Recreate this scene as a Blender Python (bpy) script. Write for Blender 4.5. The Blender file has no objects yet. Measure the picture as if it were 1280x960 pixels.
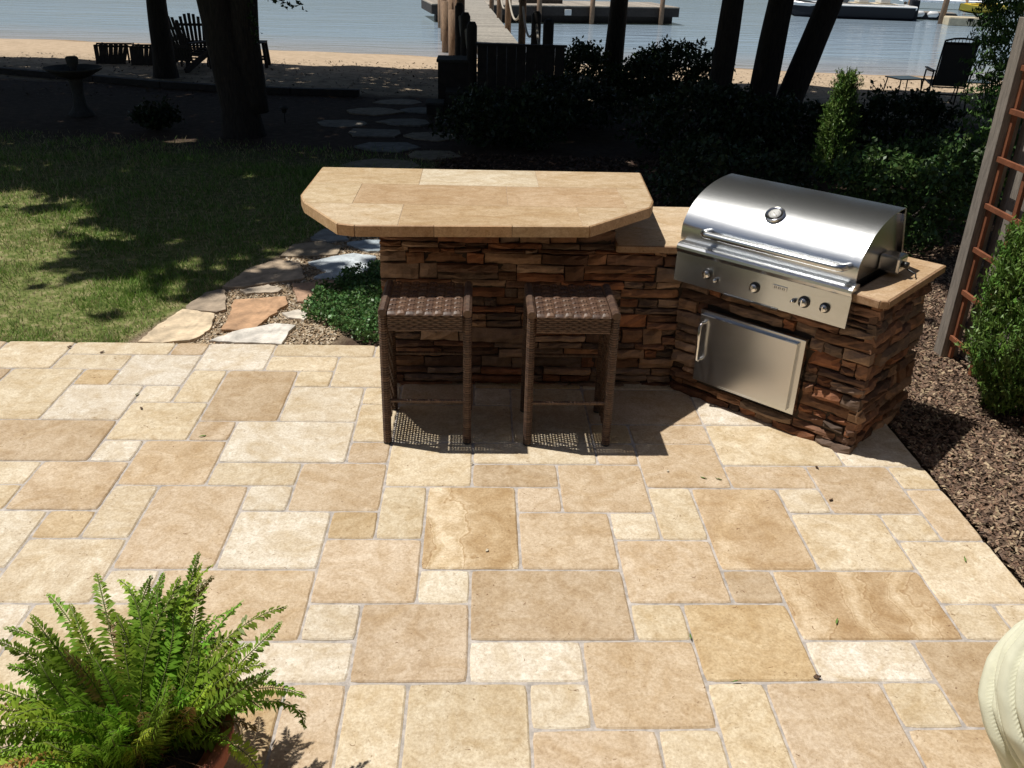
import bpy, bmesh, math, random
import numpy as np
from mathutils import Vector, Matrix, noise as mn
random.seed(7); rng = np.random.default_rng(7)
PI = math.pi
sc = bpy.context.scene
COL = sc.collection
U = 0.2032                      # one module of the paving, metres

# ------------------------------------------------------------------ helpers
class MB:
    """collects faces (with a colour per vertex) and links them as ONE mesh object"""
    def __init__(s): s.v = []; s.f = []; s.c = []; s.sm = []
    def add(s, vs, fs, col=(1, 1, 1), smooth=False):
        o = len(s.v)
        s.v += [tuple(map(float, v)) for v in vs]
        s.f += [tuple(i + o for i in f) for f in fs]
        if len(col) and not hasattr(col[0], '__len__'): s.c += [tuple(col)] * len(vs)
        else: s.c += [tuple(c) for c in col]
        s.sm += [smooth] * len(fs)
    def box(s, c, d, rot=None, col=(1, 1, 1), bev=0.0, taper=1.0):
        cx, cy, cz = c; x, y, z = d[0] / 2, d[1] / 2, d[2] / 2
        if bev <= 0:
            vs = [(sx * x * (taper if sz > 0 else 1), sy * y * (taper if sz > 0 else 1), sz * z) for sz in (-1, 1) for sy in (-1, 1) for sx in (-1, 1)]
            fs = [(0, 2, 3, 1), (4, 5, 7, 6), (0, 1, 5, 4), (2, 6, 7, 3), (0, 4, 6, 2), (1, 3, 7, 5)]
        else:
            b = min(bev, x * .9, y * .9, z * .9)
            bm = bmesh.new(); bmesh.ops.create_cube(bm, size=1.0)
            for v in bm.verts: v.co = Vector((v.co.x * 2 * x, v.co.y * 2 * y, v.co.z * 2 * z))
            bmesh.ops.bevel(bm, geom=list(bm.edges), offset=b, segments=2, profile=.6, affect='EDGES')
            bm.verts.index_update()
            vs = [tuple(v.co) for v in bm.verts]; fs = [tuple(v.index for v in f.verts) for f in bm.faces]; bm.free()
        M = rot if rot is not None else Matrix.Identity(3)
        vs = [tuple(M @ Vector(v) + Vector(c)) for v in vs]
        s.add(vs, fs, col)
    def tube(s, pts, rad, n=8, col=(1, 1, 1), caps=True, smooth=True, sq=0):
        pts = [Vector(p) for p in pts]
        if not hasattr(rad, '__len__'): rad = [rad] * len(pts)
        vs = []; fs = []
        t0 = (pts[1] - pts[0]).normalized()
        a = Vector((0, 0, 1)) if abs(t0.z) < .9 else Vector((1, 0, 0))
        u = t0.cross(a).normalized()
        for i, p in enumerate(pts):
            t = (pts[min(i + 1, len(pts) - 1)] - pts[max(i - 1, 0)]).normalized()
            u = (u - t * u.dot(t)).normalized(); w = t.cross(u)
            for k in range(n):
                an = 2 * PI * k / n
                vs.append(p + (u * math.cos(an) + w * math.sin(an)) * rad[i])
        for i in range(len(pts) - 1):
            for k in range(n):
                fs.append((i * n + k, i * n + (k + 1) % n, (i + 1) * n + (k + 1) % n, (i + 1) * n + k))
        if caps:
            fs.append(tuple(range(n))[::-1]); fs.append(tuple(range((len(pts) - 1) * n, len(pts) * n)))
        s.add(vs, fs, col, smooth)
    def lathe(s, prof, c=(0, 0, 0), n=28, col=(1, 1, 1), smooth=True):
        vs = []; fs = []
        for r, z in prof:
            for k in range(n):
                a = 2 * PI * k / n; vs.append((c[0] + r * math.cos(a), c[1] + r * math.sin(a), c[2] + z))
        m = len(prof)
        for i in range(m - 1):
            for k in range(n):
                fs.append((i * n + k, i * n + (k + 1) % n, (i + 1) * n + (k + 1) % n, (i + 1) * n + k))
        fs.append(tuple(range(n))[::-1]); fs.append(tuple(range((m - 1) * n, m * n)))
        s.add(vs, fs, col, smooth)
    def prism(s, poly, z0, z1, col=(1, 1, 1), bev=0.0):
        bm = bmesh.new()
        vb = [bm.verts.new((x, y, z0)) for x, y in poly]
        f = bm.faces.new(vb); bm.normal_update()
        if f.normal.z > 0: bmesh.ops.reverse_faces(bm, faces=[f])
        r = bmesh.ops.extrude_face_region(bm, geom=[f])
        for v in [g for g in r['geom'] if isinstance(g, bmesh.types.BMVert)]: v.co.z = z1
        bmesh.ops.recalc_face_normals(bm, faces=bm.faces)
        if bev > 0:
            ed = [e for e in bm.edges if abs(e.verts[0].co.z - z1) < 1e-6 and abs(e.verts[1].co.z - z1) < 1e-6]
            bmesh.ops.bevel(bm, geom=ed, offset=bev, segments=2, profile=.6, affect='EDGES')
        bmesh.ops.triangulate(bm, faces=[f for f in bm.faces if len(f.verts) > 4])
        bm.verts.index_update()
        s.add([tuple(v.co) for v in bm.verts], [tuple(v.index for v in f.verts) for f in bm.faces], col); bm.free()
    def xform(s, fn): s.v = [tuple(fn(*v)) for v in s.v]; return s
    def build(s, name, mat, parent=None, **k):
        me = bpy.data.meshes.new(name); me.from_pydata(s.v, [], s.f)
        a = me.color_attributes.new('Col', 'FLOAT_COLOR', 'POINT')
        cc = np.ones((len(s.v), 4), np.float32); cc[:, :3] = np.array(s.c, np.float32).reshape(-1, 3); a.data.foreach_set('color', cc.ravel())
        me.polygons.foreach_set('use_smooth', s.sm)
        me.materials.append(mat); me.update()
        o = bpy.data.objects.new(name, me); COL.objects.link(o)
        if parent is not None: o.parent = parent
        for kk, vv in k.items(): o[kk] = vv
        return o

def fast_mesh(name, V, nper, C, mat, parent=None, **k):
    """V (N,nper,3) array of separate triangles or quads"""
    N = V.shape[0]
    me = bpy.data.meshes.new(name)
    me.vertices.add(N * nper); me.vertices.foreach_set('co', V.astype(np.float32).ravel())
    me.loops.add(N * nper); me.loops.foreach_set('vertex_index', np.arange(N * nper, dtype=np.int32))
    me.polygons.add(N); me.polygons.foreach_set('loop_start', np.arange(0, N * nper, nper, dtype=np.int32))
    me.polygons.foreach_set('loop_total', np.full(N, nper, np.int32))
    me.update(calc_edges=True); me.validate()
    a = me.color_attributes.new('Col', 'FLOAT_COLOR', 'POINT')
    cc = np.ones((N, nper, 4), np.float32); cc[:, :, :3] = C[:, None, :]; a.data.foreach_set('color', cc.ravel())
    me.materials.append(mat)
    o = bpy.data.objects.new(name, me); COL.objects.link(o)
    if parent is not None: o.parent = parent
    for kk, vv in k.items(): o[kk] = vv
    return o

def thing(name, label, cat, loc=(0, 0, 0), rz=0.0, group=None):
    o = bpy.data.objects.new(name, None); COL.objects.link(o)
    o.location = loc; o.rotation_euler = (0, 0, rz); o.empty_display_size = .2
    o['label'] = label; o['category'] = cat
    if group: o['group'] = group
    return o
def tag(o, label, cat, group=None):
    o['label'] = label; o['category'] = cat
    if group: o['group'] = group
    return o
def copy_tree(o, loc, rz, label, group=None):
    def rec(a, par):
        c = a.copy(); COL.objects.link(c); c.parent = par
        for ch in [x for x in COL.objects if x.parent == a]: rec(ch, c)
        return c
    r = rec(o, None); r.location = loc; r.rotation_euler = (0, 0, rz); r['label'] = label
    if group: r['group'] = group
    return r
def rz3(a): return Matrix.Rotation(a, 3, 'Z')

# ------------------------------------------------------------------ materials
def mat(name, base=None, rough=.7, metal=0.0, attr=False, n_scale=0, n_amt=.3, bump=0, bump_scale=40, spec=.5, aniso=0, trans=0, coord='Object', stretch=None, dark=None):
    m = bpy.data.materials.new(name); m.use_nodes = True
    nt = m.node_tree; N = nt.nodes; L = nt.links; b = N['Principled BSDF']
    b.inputs['Roughness'].default_value = rough; b.inputs['Metallic'].default_value = metal
    b.inputs['Specular IOR Level'].default_value = spec
    if aniso: b.inputs['Anisotropic'].default_value = aniso
    tc = N.new('ShaderNodeTexCoord'); src = tc.outputs[coord]
    if stretch:
        mp = N.new('ShaderNodeMapping'); mp.inputs['Scale'].default_value = stretch; L.new(src, mp.inputs['Vector']); src = mp.outputs[0]
    if attr:
        at = N.new('ShaderNodeAttribute'); at.attribute_name = 'Col'; col = at.outputs['Color']
    else:
        rgb = N.new('ShaderNodeRGB'); rgb.outputs[0].default_value = (*base, 1); col = rgb.outputs[0]
    if n_scale:
        nz = N.new('ShaderNodeTexNoise'); nz.inputs['Scale'].default_value = n_scale; nz.inputs['Detail'].default_value = 6; nz.inputs['Roughness'].default_value = .65
        L.new(src, nz.inputs['Vector'])
        mr = N.new('ShaderNodeMapRange'); mr.inputs['From Min'].default_value = .3; mr.inputs['From Max'].default_value = .7
        mr.inputs['To Min'].default_value = 1 - n_amt; mr.inputs['To Max'].default_value = 1 + n_amt; L.new(nz.outputs['Fac'], mr.inputs['Value'])
        mx = N.new('ShaderNodeVectorMath'); mx.operation = 'SCALE'; L.new(col, mx.inputs[0]); L.new(mr.outputs[0], mx.inputs['Scale']); col = mx.outputs[0]
    L.new(col, b.inputs['Base Color'])
    if bump:
        nb = N.new('ShaderNodeTexNoise'); nb.inputs['Scale'].default_value = bump_scale; nb.inputs['Detail'].default_value = 5
        L.new(src, nb.inputs['Vector'])
        bp = N.new('ShaderNodeBump'); bp.inputs['Strength'].default_value = 1; bp.inputs['Distance'].default_value = bump
        L.new(nb.outputs['Fac'], bp.inputs['Height']); L.new(bp.outputs[0], b.inputs['Normal'])
    if trans:
        out = N['Material Output']; tr = N.new('ShaderNodeBsdfTranslucent'); L.new(col, tr.inputs['Color'])
        ms = N.new('ShaderNodeMixShader'); ms.inputs[0].default_value = trans
        L.new(b.outputs[0], ms.inputs[1]); L.new(tr.outputs[0], ms.inputs[2]); L.new(ms.outputs[0], out.inputs['Surface'])
    return m

def travertine(name, grain=(1, 1, 1)):
    m = bpy.data.materials.new(name); m.use_nodes = True
    nt = m.node_tree; N = nt.nodes; L = nt.links; b = N['Principled BSDF']
    b.inputs['Roughness'].default_value = .62; b.inputs['Specular IOR Level'].default_value = .35
    at = N.new('ShaderNodeAttribute'); at.attribute_name = 'Col'
    of = N.new('ShaderNodeAttribute'); of.attribute_name = 'Off'
    tc = N.new('ShaderNodeTexCoord')
    ad = N.new('ShaderNodeVectorMath'); ad.operation = 'ADD'; L.new(tc.outputs['Object'], ad.inputs[0]); L.new(of.outputs['Vector'], ad.inputs[1])
    mp = N.new('ShaderNodeMapping'); mp.inputs['Scale'].default_value = grain; L.new(ad.outputs[0], mp.inputs['Vector'])
    def nz(scale, det=6, rg=.6, dist=0):
        n = N.new('ShaderNodeTexNoise'); n.inputs['Scale'].default_value = scale; n.inputs['Detail'].default_value = det
        n.inputs['Roughness'].default_value = rg; n.inputs['Distortion'].default_value = dist; L.new(mp.outputs[0], n.inputs['Vector']); return n.outputs['Fac']
    def ramp(fac, a, c, lo=(1, 1, 1), hi=(1, 1, 1)):
        r = N.new('ShaderNodeValToRGB'); r.color_ramp.elements[0].position = a; r.color_ramp.elements[1].position = c
        r.color_ramp.elements[0].color = (*lo, 1); r.color_ramp.elements[1].color = (*hi, 1); L.new(fac, r.inputs[0]); return r.outputs[0]
    def mul(a, c):
        x = N.new('ShaderNodeMix'); x.data_type = 'RGBA'; x.blend_type = 'MULTIPLY'; x.inputs['Factor'].default_value = 1
        L.new(a, x.inputs['A']); L.new(c, x.inputs['B']); return x.outputs['Result']
    c = at.outputs['Color']
    c = mul(c, ramp(nz(4.5, 5, .6, 1.6), .30, .62, (.86, .79, .69), (1.08, 1.10, 1.15)))          # clouds
    c = mul(c, ramp(nz(17, 7, .75, 1.2), .34, .62, (.84, .78, .70), (1.09, 1.09, 1.09)))
    c = mul(c, ramp(nz(95, 4, .7), .30, .60, (.76, .71, .65), (1.05, 1.05, 1.04)))              # speckle
    c = mul(c, ramp(nz(30, 3, .55, 2.5), .27, .33, (.42, .33, .26), (1, 1, 1)))                  # pits
    c = mul(c, ramp(nz(1.1, 3, .5), .35, .65, (.93, .91, .88), (1.04, 1.04, 1.05)))
    va = N.new('ShaderNodeAttribute'); va.attribute_name = 'Vein'
    wv = N.new('ShaderNodeTexWave'); wv.inputs['Scale'].default_value = 1.3; wv.inputs['Distortion'].default_value = 14; wv.inputs['Detail'].default_value = 5; wv.inputs['Detail Scale'].default_value = 1.1
    L.new(mp.outputs[0], wv.inputs['Vector'])
    vr = N.new('ShaderNodeValToRGB'); e = vr.color_ramp.elements; e[0].position = .15; e[0].color = (.80, .70, .56, 1); e[1].position = .95; e[1].color = (1.20, 1.22, 1.22, 1)
    for p_, c_ in ((.46, (.98, .93, .84)), (.54, (.72, .60, .45)), (.60, (1.14, 1.13, 1.08)), (.74, (.95, .90, .80))):
        q = e.new(p_); q.color = (*c_, 1)
    L.new(wv.outputs['Fac'], vr.inputs[0])
    vx = mul(c, vr.outputs[0])
    vm = N.new('ShaderNodeMix'); vm.data_type = 'RGBA'; L.new(va.outputs['Fac'], vm.inputs['Factor']); L.new(c, vm.inputs['A']); L.new(vx, vm.inputs['B']); c = vm.outputs['Result']
    L.new(c, b.inputs['Base Color'])
    bp = N.new('ShaderNodeBump'); bp.inputs['Strength'].default_value = 1; bp.inputs['Distance'].default_value = .0022
    L.new(nz(38, 8, .7, 1.0), bp.inputs['Height']); L.new(bp.outputs[0], b.inputs['Normal'])
    return m

M = {}
M['trav'] = travertine('travertine')
M['trav_top'] = travertine('travertine_top', (1, 1.6, 1))
M['grout'] = mat('grout', (.42, .38, .345), .9, n_scale=30, n_amt=.35, bump=.002, bump_scale=150)
M['stone'] = mat('ledger_stone', attr=True, rough=.85, n_scale=13, n_amt=.38, bump=.004, bump_scale=70)
M['mortar'] = mat('dark_mortar', (.05, .035, .025), .95)
M['flag'] = mat('flagstone', attr=True, rough=.8, n_scale=9, n_amt=.42, bump=.012, bump_scale=16)
M['foliage'] = mat('foliage', attr=True, rough=.45, trans=.18, spec=.4)
M['fern'] = mat('fern_leaf', attr=True, rough=.5, trans=.32, spec=.35)
M['canopy'] = mat('canopy_leaves', attr=True, rough=.6, spec=.2)
M['grass'] = mat('grass_blades', attr=True, rough=.5, trans=.25)
M['chips'] = mat('bark_chips', attr=True, rough=.75, n_scale=60, n_amt=.3)
M['bark'] = mat('bark', (.032, .025, .02), .95, n_scale=14, n_amt=.5, bump=.03, bump_scale=9, stretch=(3, 3, .6))
M['steel'] = mat('stainless_steel', (.66, .66, .655), .36, 1.0, n_scale=3, n_amt=.04, aniso=.5, bump=.0003, bump_scale=12, stretch=(1, 60, 60))
def brushed(name, vec, rough=.24, an=.45):
    m = mat(name, (.60, .615, .63), rough, 1.0, n_scale=4, n_amt=.05, bump=.00025, bump_scale=10, stretch=(1.5, 70, 70) if vec[0] == 1 else None, aniso=an)
    nt = m.node_tree; N = nt.nodes; cv = N.new('ShaderNodeCombineXYZ'); cv.inputs[0].default_value, cv.inputs[1].default_value, cv.inputs[2].default_value = vec
    vt = N.new('ShaderNodeVectorTransform'); vt.vector_type = 'VECTOR'; vt.convert_from = 'OBJECT'; vt.convert_to = 'WORLD'
    nt.links.new(cv.outputs[0], vt.inputs[0]); nt.links.new(vt.outputs[0], N['Principled BSDF'].inputs['Tangent']); N['Principled BSDF'].inputs['Anisotropic Rotation'].default_value = .25; return m
M['steel'] = brushed('stainless_steel', (1, 0, 0)); M['steel_door'] = brushed('stainless_door', (.716, -.697, 0), .26, .3)
M['steel_dark'] = mat('dark_steel', (.12, .12, .125), .35, .9)
M['chrome'] = mat('chrome', (.75, .75, .75), .08, 1.0)
M['white_dial'] = mat('dial_white', (.6, .6, .58), .3)
M['black'] = mat('black_plastic', (.02, .02, .02), .4)
M['rattan'] = mat('rattan', attr=True, rough=.48, n_scale=60, n_amt=.45, spec=.45)
M['terracotta'] = mat('terracotta', (.34, .10, .055), .7, n_scale=9, n_amt=.25, bump=.001, bump_scale=60)
M['soil'] = mat('potting_soil', (.05, .03, .02), .95, n_scale=60, n_amt=.5, bump=.01, bump_scale=80)
M['canvas'] = mat('canvas', (.74, .74, .58), .85, n_scale=14, n_amt=.09, bump=.0004, bump_scale=420, trans=.08, spec=.2)
M['greywood'] = mat('weathered_wood', (.235, .205, .175), .85, n_scale=8, n_amt=.35, bump=.003, bump_scale=20, stretch=(8, 8, 1))
M['deckwood'] = mat('deck_wood', attr=True, rough=.8, n_scale=14, n_amt=.3, bump=.003, bump_scale=30)
M['darkwood'] = mat('dark_stained_wood', (.035, .028, .024), .8, n_scale=12, n_amt=.4, bump=.003, bump_scale=30)
M['orangewood'] = mat('cedar_stain', (.21, .075, .035), .6, n_scale=14, n_amt=.3, bump=.001, bump_scale=60)
M['pilewood'] = mat('piling_wood', (.23, .15, .095), .85, n_scale=10, n_amt=.4, bump=.004, bump_scale=20, stretch=(4, 4, 1))
M['rope'] = mat('rope', (.42, .38, .32), .9, n_scale=90, n_amt=.4)
M['concrete'] = mat('cast_stone', (.06, .057, .05), .9, n_scale=20, n_amt=.35, bump=.004, bump_scale=50)
M['sling'] = mat('sling_fabric', (.05, .048, .045), .8, n_scale=200, n_amt=.3, trans=.12)
M['darkmetal'] = mat('dark_bronze_metal', (.03, .027, .025), .45, .6)
M['whitepaint'] = mat('gelcoat_white', (.75, .75, .74), .25, n_scale=3, n_amt=.05)
M['navy'] = mat('hull_dark', (.015, .017, .022), .6, spec=.2)
M['yellow'] = mat('yellow_plastic', (.75, .55, .06), .4)
M['beige'] = mat('beige_float', (.55, .47, .33), .6, n_scale=6, n_amt=.2)
M['glassdark'] = mat('tinted_glass', (.03, .035, .04), .05)
M['straw'] = mat('dead_frond', attr=True, rough=.9)

# ------------------------------------------------------------------ terrain
SX = [3, 4.5, 12, 17, 20, 21.55, 30, 80]; SZ = [-.03, -.04, -.12, -.18, -.24, -.32, -.9, -3.0]
def gz(x, y): return float(np.interp(y + .157 * max(-60, min(60, x)), SX, SZ))
def ground_material():
    m = bpy.data.materials.new('ground'); m.use_nodes = True
    nt = m.node_tree; N = nt.nodes; L = nt.links; b = N['Principled BSDF']; b.inputs['Roughness'].default_value = .92; b.inputs['Specular IOR Level'].default_value = .2
    tc = N.new('ShaderNodeTexCoord'); sp = N.new('ShaderNodeSeparateXYZ'); L.new(tc.outputs['Object'], sp.inputs[0])
    def M_(op, a, c):
        n = N.new('ShaderNodeMath'); n.operation = op
        for i, q in enumerate((a, c)):
            if hasattr(q, 'is_linked') or hasattr(q, 'links'): L.new(q, n.inputs[i])
            else: n.inputs[i].default_value = q
        return n.outputs[0]
    def nz(scale, det=5, rg=.6):
        n = N.new('ShaderNodeTexNoise'); n.inputs['Scale'].default_value = scale; n.inputs['Detail'].default_value = det; n.inputs['Roughness'].default_value = rg
        L.new(tc.outputs['Object'], n.inputs['Vector']); return n.outputs['Fac']
    def ramp(fac, els):
        r = N.new('ShaderNodeValToRGB'); e = r.color_ramp.elements
        e[0].position = els[0][0]; e[0].color = (*els[0][1], 1); e[1].position = els[-1][0]; e[1].color = (*els[-1][1], 1)
        for p_, c_ in els[1:-1]:
            q = e.new(p_); q.color = (*c_, 1)
        L.new(fac, r.inputs[0]); return r.outputs[0]
    def step(v, a, c):
        r = N.new('ShaderNodeMapRange'); r.inputs['From Min'].default_value = a; r.inputs['From Max'].default_value = c; L.new(v, r.inputs['Value']); return r.outputs[0]
    def mix(f, a, c):
        x = N.new('ShaderNodeMix'); x.data_type = 'RGBA'; L.new(f, x.inputs['Factor']); L.new(a, x.inputs['A']); L.new(c, x.inputs['B']); return x.outputs['Result']
    X, Y = sp.outputs['X'], sp.outputs['Y']
    wob = M_('MULTIPLY', M_('SUBTRACT', nz(1.7), .5), .7)
    s = M_('ADD', M_('ADD', Y, M_('MULTIPLY', X, .157)), wob)
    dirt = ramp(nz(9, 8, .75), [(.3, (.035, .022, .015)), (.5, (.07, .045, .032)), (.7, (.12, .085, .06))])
    sand = ramp(nz(6, 8, .7), [(.3, (.36, .275, .19)), (.5, (.47, .36, .25)), (.7, (.56, .44, .32))])
    litter = ramp(nz(30, 6, .8), [(.45, (.10, .085, .06)), (.6, (1, 1, 1))])
    shaded_sand = ramp(nz(3, 6, .7), [(.40, (.24, .19, .135)), (.60, (.46, .365, .26))])  # darker sand under the trees, their shade put into the colour
    sandshade = mix(step(s, 15.6, 18.2), shaded_sand, sand)
    wet = ramp(nz(4), [(.3, (.24, .165, .10)), (.7, (.31, .22, .14))])
    sand2 = mix(step(s, 21.15, 21.5), sandshade, wet)
    lawn = ramp(nz(14, 6, .7), [(.35, (.07, .10, .022)), (.5, (.15, .18, .05)), (.68, (.34, .29, .16))])
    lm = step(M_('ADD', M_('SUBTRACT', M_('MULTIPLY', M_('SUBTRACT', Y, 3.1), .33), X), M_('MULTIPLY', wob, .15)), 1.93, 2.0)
    lm = M_('MULTIPLY', lm, step(M_('MULTIPLY', s, -1), -9.0, -7.6))  # lawn gives way to bare dirt, partly to darken the shaded stretch
    # gravel strip of the path
    pm = M_('SUBTRACT', 1.0, step(M_('ABSOLUTE', M_('ADD', M_('SUBTRACT', X, M_('MULTIPLY', M_('SUBTRACT', Y, 3.1), .33)), 1.32), 0.0), .5, .72))
    pm = M_('MULTIPLY', pm, step(M_('MULTIPLY', Y, -1), -7.2, -6.4))
    grav = ramp(nz(70, 3, .6), [(.35, (.16, .11, .07)), (.5, (.34, .26, .17)), (.65, (.50, .42, .30))])
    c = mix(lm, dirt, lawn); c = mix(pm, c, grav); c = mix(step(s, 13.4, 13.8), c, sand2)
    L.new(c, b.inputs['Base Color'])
    bp = N.new('ShaderNodeBump'); bp.inputs['Strength'].default_value = .8; bp.inputs['Distance'].default_value = .02
    L.new(nz(22, 6, .7), bp.inputs['Height']); L.new(bp.outputs[0], b.inputs['Normal'])
    return m
M['ground'] = ground_material()
xs = np.concatenate([[-400, -150, -70, -40, -25], np.arange(-16, 18.1, .5), [25, 40, 70, 150, 400]])
ys = np.concatenate([[-300, -100, -30, -8, 0], np.arange(2, 30.1, .4), [36, 45, 60, 90]])
vs = []; fs = []
for y in ys:
    for x in xs:
        z = gz(x, y)
        if y > 3.4 and not (x < -.4 and y < 6): z += .03 * mn.noise(Vector((x * .6, y * .6, 0)))
        if y <= 2.6 and -4.5 < x < 2.6: z -= .03
        vs.append((x, y, z))
nx = len(xs)
for j in range(len(ys) - 1):
    for i in range(nx - 1): fs.append((j * nx + i, j * nx + i + 1, (j + 1) * nx + i + 1, (j + 1) * nx + i))
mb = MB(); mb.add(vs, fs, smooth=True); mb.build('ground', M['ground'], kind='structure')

# lake
m = bpy.data.materials.new('lake_water'); m.use_nodes = True; nt = m.node_tree; N = nt.nodes; L = nt.links; b = N['Principled BSDF']
b.inputs['Base Color'].default_value = (.075, .075, .062, 1); b.inputs['Roughness'].default_value = .06; b.inputs['IOR'].default_value = 1.333
tc = N.new('ShaderNodeTexCoord'); mp = N.new('ShaderNodeMapping'); mp.inputs['Scale'].default_value = (.30, 1.9, 1); mp.inputs['Rotation'].default_value = (0, 0, .12); L.new(tc.outputs['Object'], mp.inputs['Vector'])
n1 = N.new('ShaderNodeTexNoise'); n1.inputs['Scale'].default_value = 1.1; n1.inputs['Detail'].default_value = 5; n1.inputs['Roughness'].default_value = .55; n1.inputs['Distortion'].default_value = .5; L.new(mp.outputs[0], n1.inputs['Vector'])
n2 = N.new('ShaderNodeTexNoise'); n2.inputs['Scale'].default_value = .12; n2.inputs['Detail'].default_value = 2; L.new(mp.outputs[0], n2.inputs['Vector'])
mm = N.new('ShaderNodeMath'); mm.operation = 'MULTIPLY'; L.new(n1.outputs['Fac'], mm.inputs[0]); L.new(n2.outputs['Fac'], mm.inputs[1])
bp = N.new('ShaderNodeBump'); bp.inputs['Strength'].default_value = 1; bp.inputs['Distance'].default_value = .11; L.new(mm.outputs[0], bp.inputs['Height']); L.new(bp.outputs[0], b.inputs['Normal'])
# shallow water over sand is paler and browner near the shore
sp = N.new('ShaderNodeSeparateXYZ'); L.new(tc.outputs['Object'], sp.inputs[0])
ma = N.new('ShaderNodeMath'); ma.operation = 'MULTIPLY_ADD'; L.new(sp.outputs['X'], ma.inputs[0]); ma.inputs[1].default_value = .157; L.new(sp.outputs['Y'], ma.inputs[2])
mr = N.new('ShaderNodeMapRange'); mr.inputs['From Min'].default_value = 21.4; mr.inputs['From Max'].default_value = 26; L.new(ma.outputs[0], mr.inputs['Value'])
mx = N.new('ShaderNodeMix'); mx.data_type = 'RGBA'; L.new(mr.outputs[0], mx.inputs['Factor']); mx.inputs['A'].default_value = (.40, .38, .38, 1); mx.inputs['B'].default_value = (.31, .40, .49, 1)
L.new(mx.outputs['Result'], b.inputs['Base Color'])
M['water'] = m
mb = MB(); mb.add([(-600, 15, -.32), (600, 15, -.32), (600, 900, -.32), (-600, 900, -.32)], [(0, 1, 2, 3)]); mb.build('lake_water', M['water'], kind='structure')
# far shore: low wooded hills across the lake
mb = MB(); vs = []; fs = []; K = 160  # hills
for i in range(K + 1):
    x = -900 + i * 1800 / K
    h = 9 + 7 * mn.noise(Vector((x * .006, 1, 0))) + 3.5 * mn.noise(Vector((x * .06, 4, 0)))
    yy = 620 + 25 * mn.noise(Vector((x * .008, 9, 0)))
    vs += [(x, yy, -.6), (x, yy + 8, h * .6), (x, yy + 25, h), (x, yy + 90, -1)]
for i in range(K):
    for k in range(3): fs.append((4 * i + k, 4 * i + 4 + k, 4 * i + 5 + k, 4 * i + 1 + k))
mb.add(vs, fs, smooth=True)
mb.build('far_hills', mat('far_wood', (.035, .055, .025), .95, n_scale=.2, n_amt=.5, bump=2, bump_scale=.2), kind='structure')

# ------------------------------------------------------------------ patio
W_, C_, T_, B_, O_ = (.66, .61, .51), (.62, .545, .41), (.55, .45, .325), (.49, .395, .28), (.53, .42, .265)
TILES = [(-13,13,-11,14.85,C_),(-11,14,-8,14.85,C_),(-8,14,-7,14.85,T_),(-7,13,-5,14.85,W_),(-11,13,-9,14,C_),(-9,12,-7,14,W_),(-10,12,-9,13,O_),(-12,10,-10,13,C_),(-10,10,-8,12,W_),(-8,11,-7,12,W_),(-7,11,-6,13,C_),(-6,10,-4,13,B_),(-8,9,-6,11,C_),(-6,9,-5,10,B_),(-11,8,-8,10,B_),(-8,8,-7,9,W_),(-7,7,-5,9,T_),(-5,8,-2,10,W_),(-5,7,-3,8,C_),(-11,7,-9,8,C_),(-11,6,-9,7,C_),(-9,6,-7,8,T_),(-10,4,-8,6,W_),(-8,5,-7,6,O_),(-7,5,-6,7,C_),(-6,4,-4,7,T_),(-8,3,-6,5,C_),(-6,3,-5,4,W_),(-5,2,-2,4,T_),(-4,6,-3,7,W_),(-3,6,-1,8,T_),(-4,4,-2,6,W_),(-2,5,-1,6,O_),(-1,5,0,7,C_),(-2,3,0,5,T_),(-2,2,-1,3,W_),(-1,1,1,3,B_),(-5,14,-2,14.85,C_),(-5,13,-3,14,C_),(-3,12,-1,14,C_),(-4,12,-3,13,C_),(-4,10,-2,12,W_),(-2,9,-1,11,C_),(-2,11,-1,12,C_),(-2,8,-1,9,T_),(-1,7,1,9,C_),(5,7,7,9,T_),(5,9,7,10,T_),(5,5,6,7,C_),(6,4,8,7,T_),(7,7,9,8,T_),(7,8,10,10,C_),(8,6,9,7,C_),(9,6,11,8,T_),(11,7,11.9,8,C_),(11,5,11.9,7,T_),(10,5,11,6,C_),(8,4,10,6,C_),(10,3,11.9,5,C_),(10,2,11,3,C_),(11,2,11.9,3,C_),(7,2,10,4,T_),(7,1,9,2,W_),(9,0,11,2,B_),(8,0,9,1,C_),(8,-2,10,0,T_),(6,-1,8,1,T_),(5,-1,6,1,C_),(4,-2,5,0,C_),(2,-2,4,0,T_),(3,0,5,2,T_),(2,0,3,1,C_),(0,-1,2,1,C_),(-1,-1,0,1,C_),(1,1,3,2,W_),(4,2,5,3,C_),(5,1,7,3,O_),(4,5,5,6,C_),(4,3,6,5,T_),(1,8,4,9,C_),(4,8,5,9,T_),(1,7,3,8,B_),(3,6,5,8,T_),(2,6,3,7,T_),(2,4,4,6,T_),(0,4,2,7,(.62,.53,.40)),(0,3,1,4,W_),(1,2,4,4,B_),(6,3,7,4,B_)]
occ = set()
for a, b0, c, d, _ in TILES:
    for i in range(int(a), math.ceil(c)):
        for j in range(int(b0), math.ceil(d)): occ.add((i, j))
rr = random.Random(3)
for j in range(-16, 15):
    for i in range(-24, 12):
        if (i, j) in occ: continue
        sizes = [(3, 2), (2, 3), (2, 2), (2, 2), (2, 1), (1, 2), (1, 1)]; rr.shuffle(sizes)
        sizes.sort(key=lambda q: -q[0] * q[1] + rr.random() * 4)
        for w, h in sizes + [(1, 1)]:
            cells = [(i + a, j + b) for a in range(w) for b in range(h)]
            if all(q not in occ and q[0] < 12 and q[1] < 15 for q in cells):
                occ.update(cells)
                TILES.append((i, j, min(i + w, 11.9), min(j + h, 14.85), rr.choice([W_, C_, C_, T_, T_, B_, C_, O_]))); break
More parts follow.
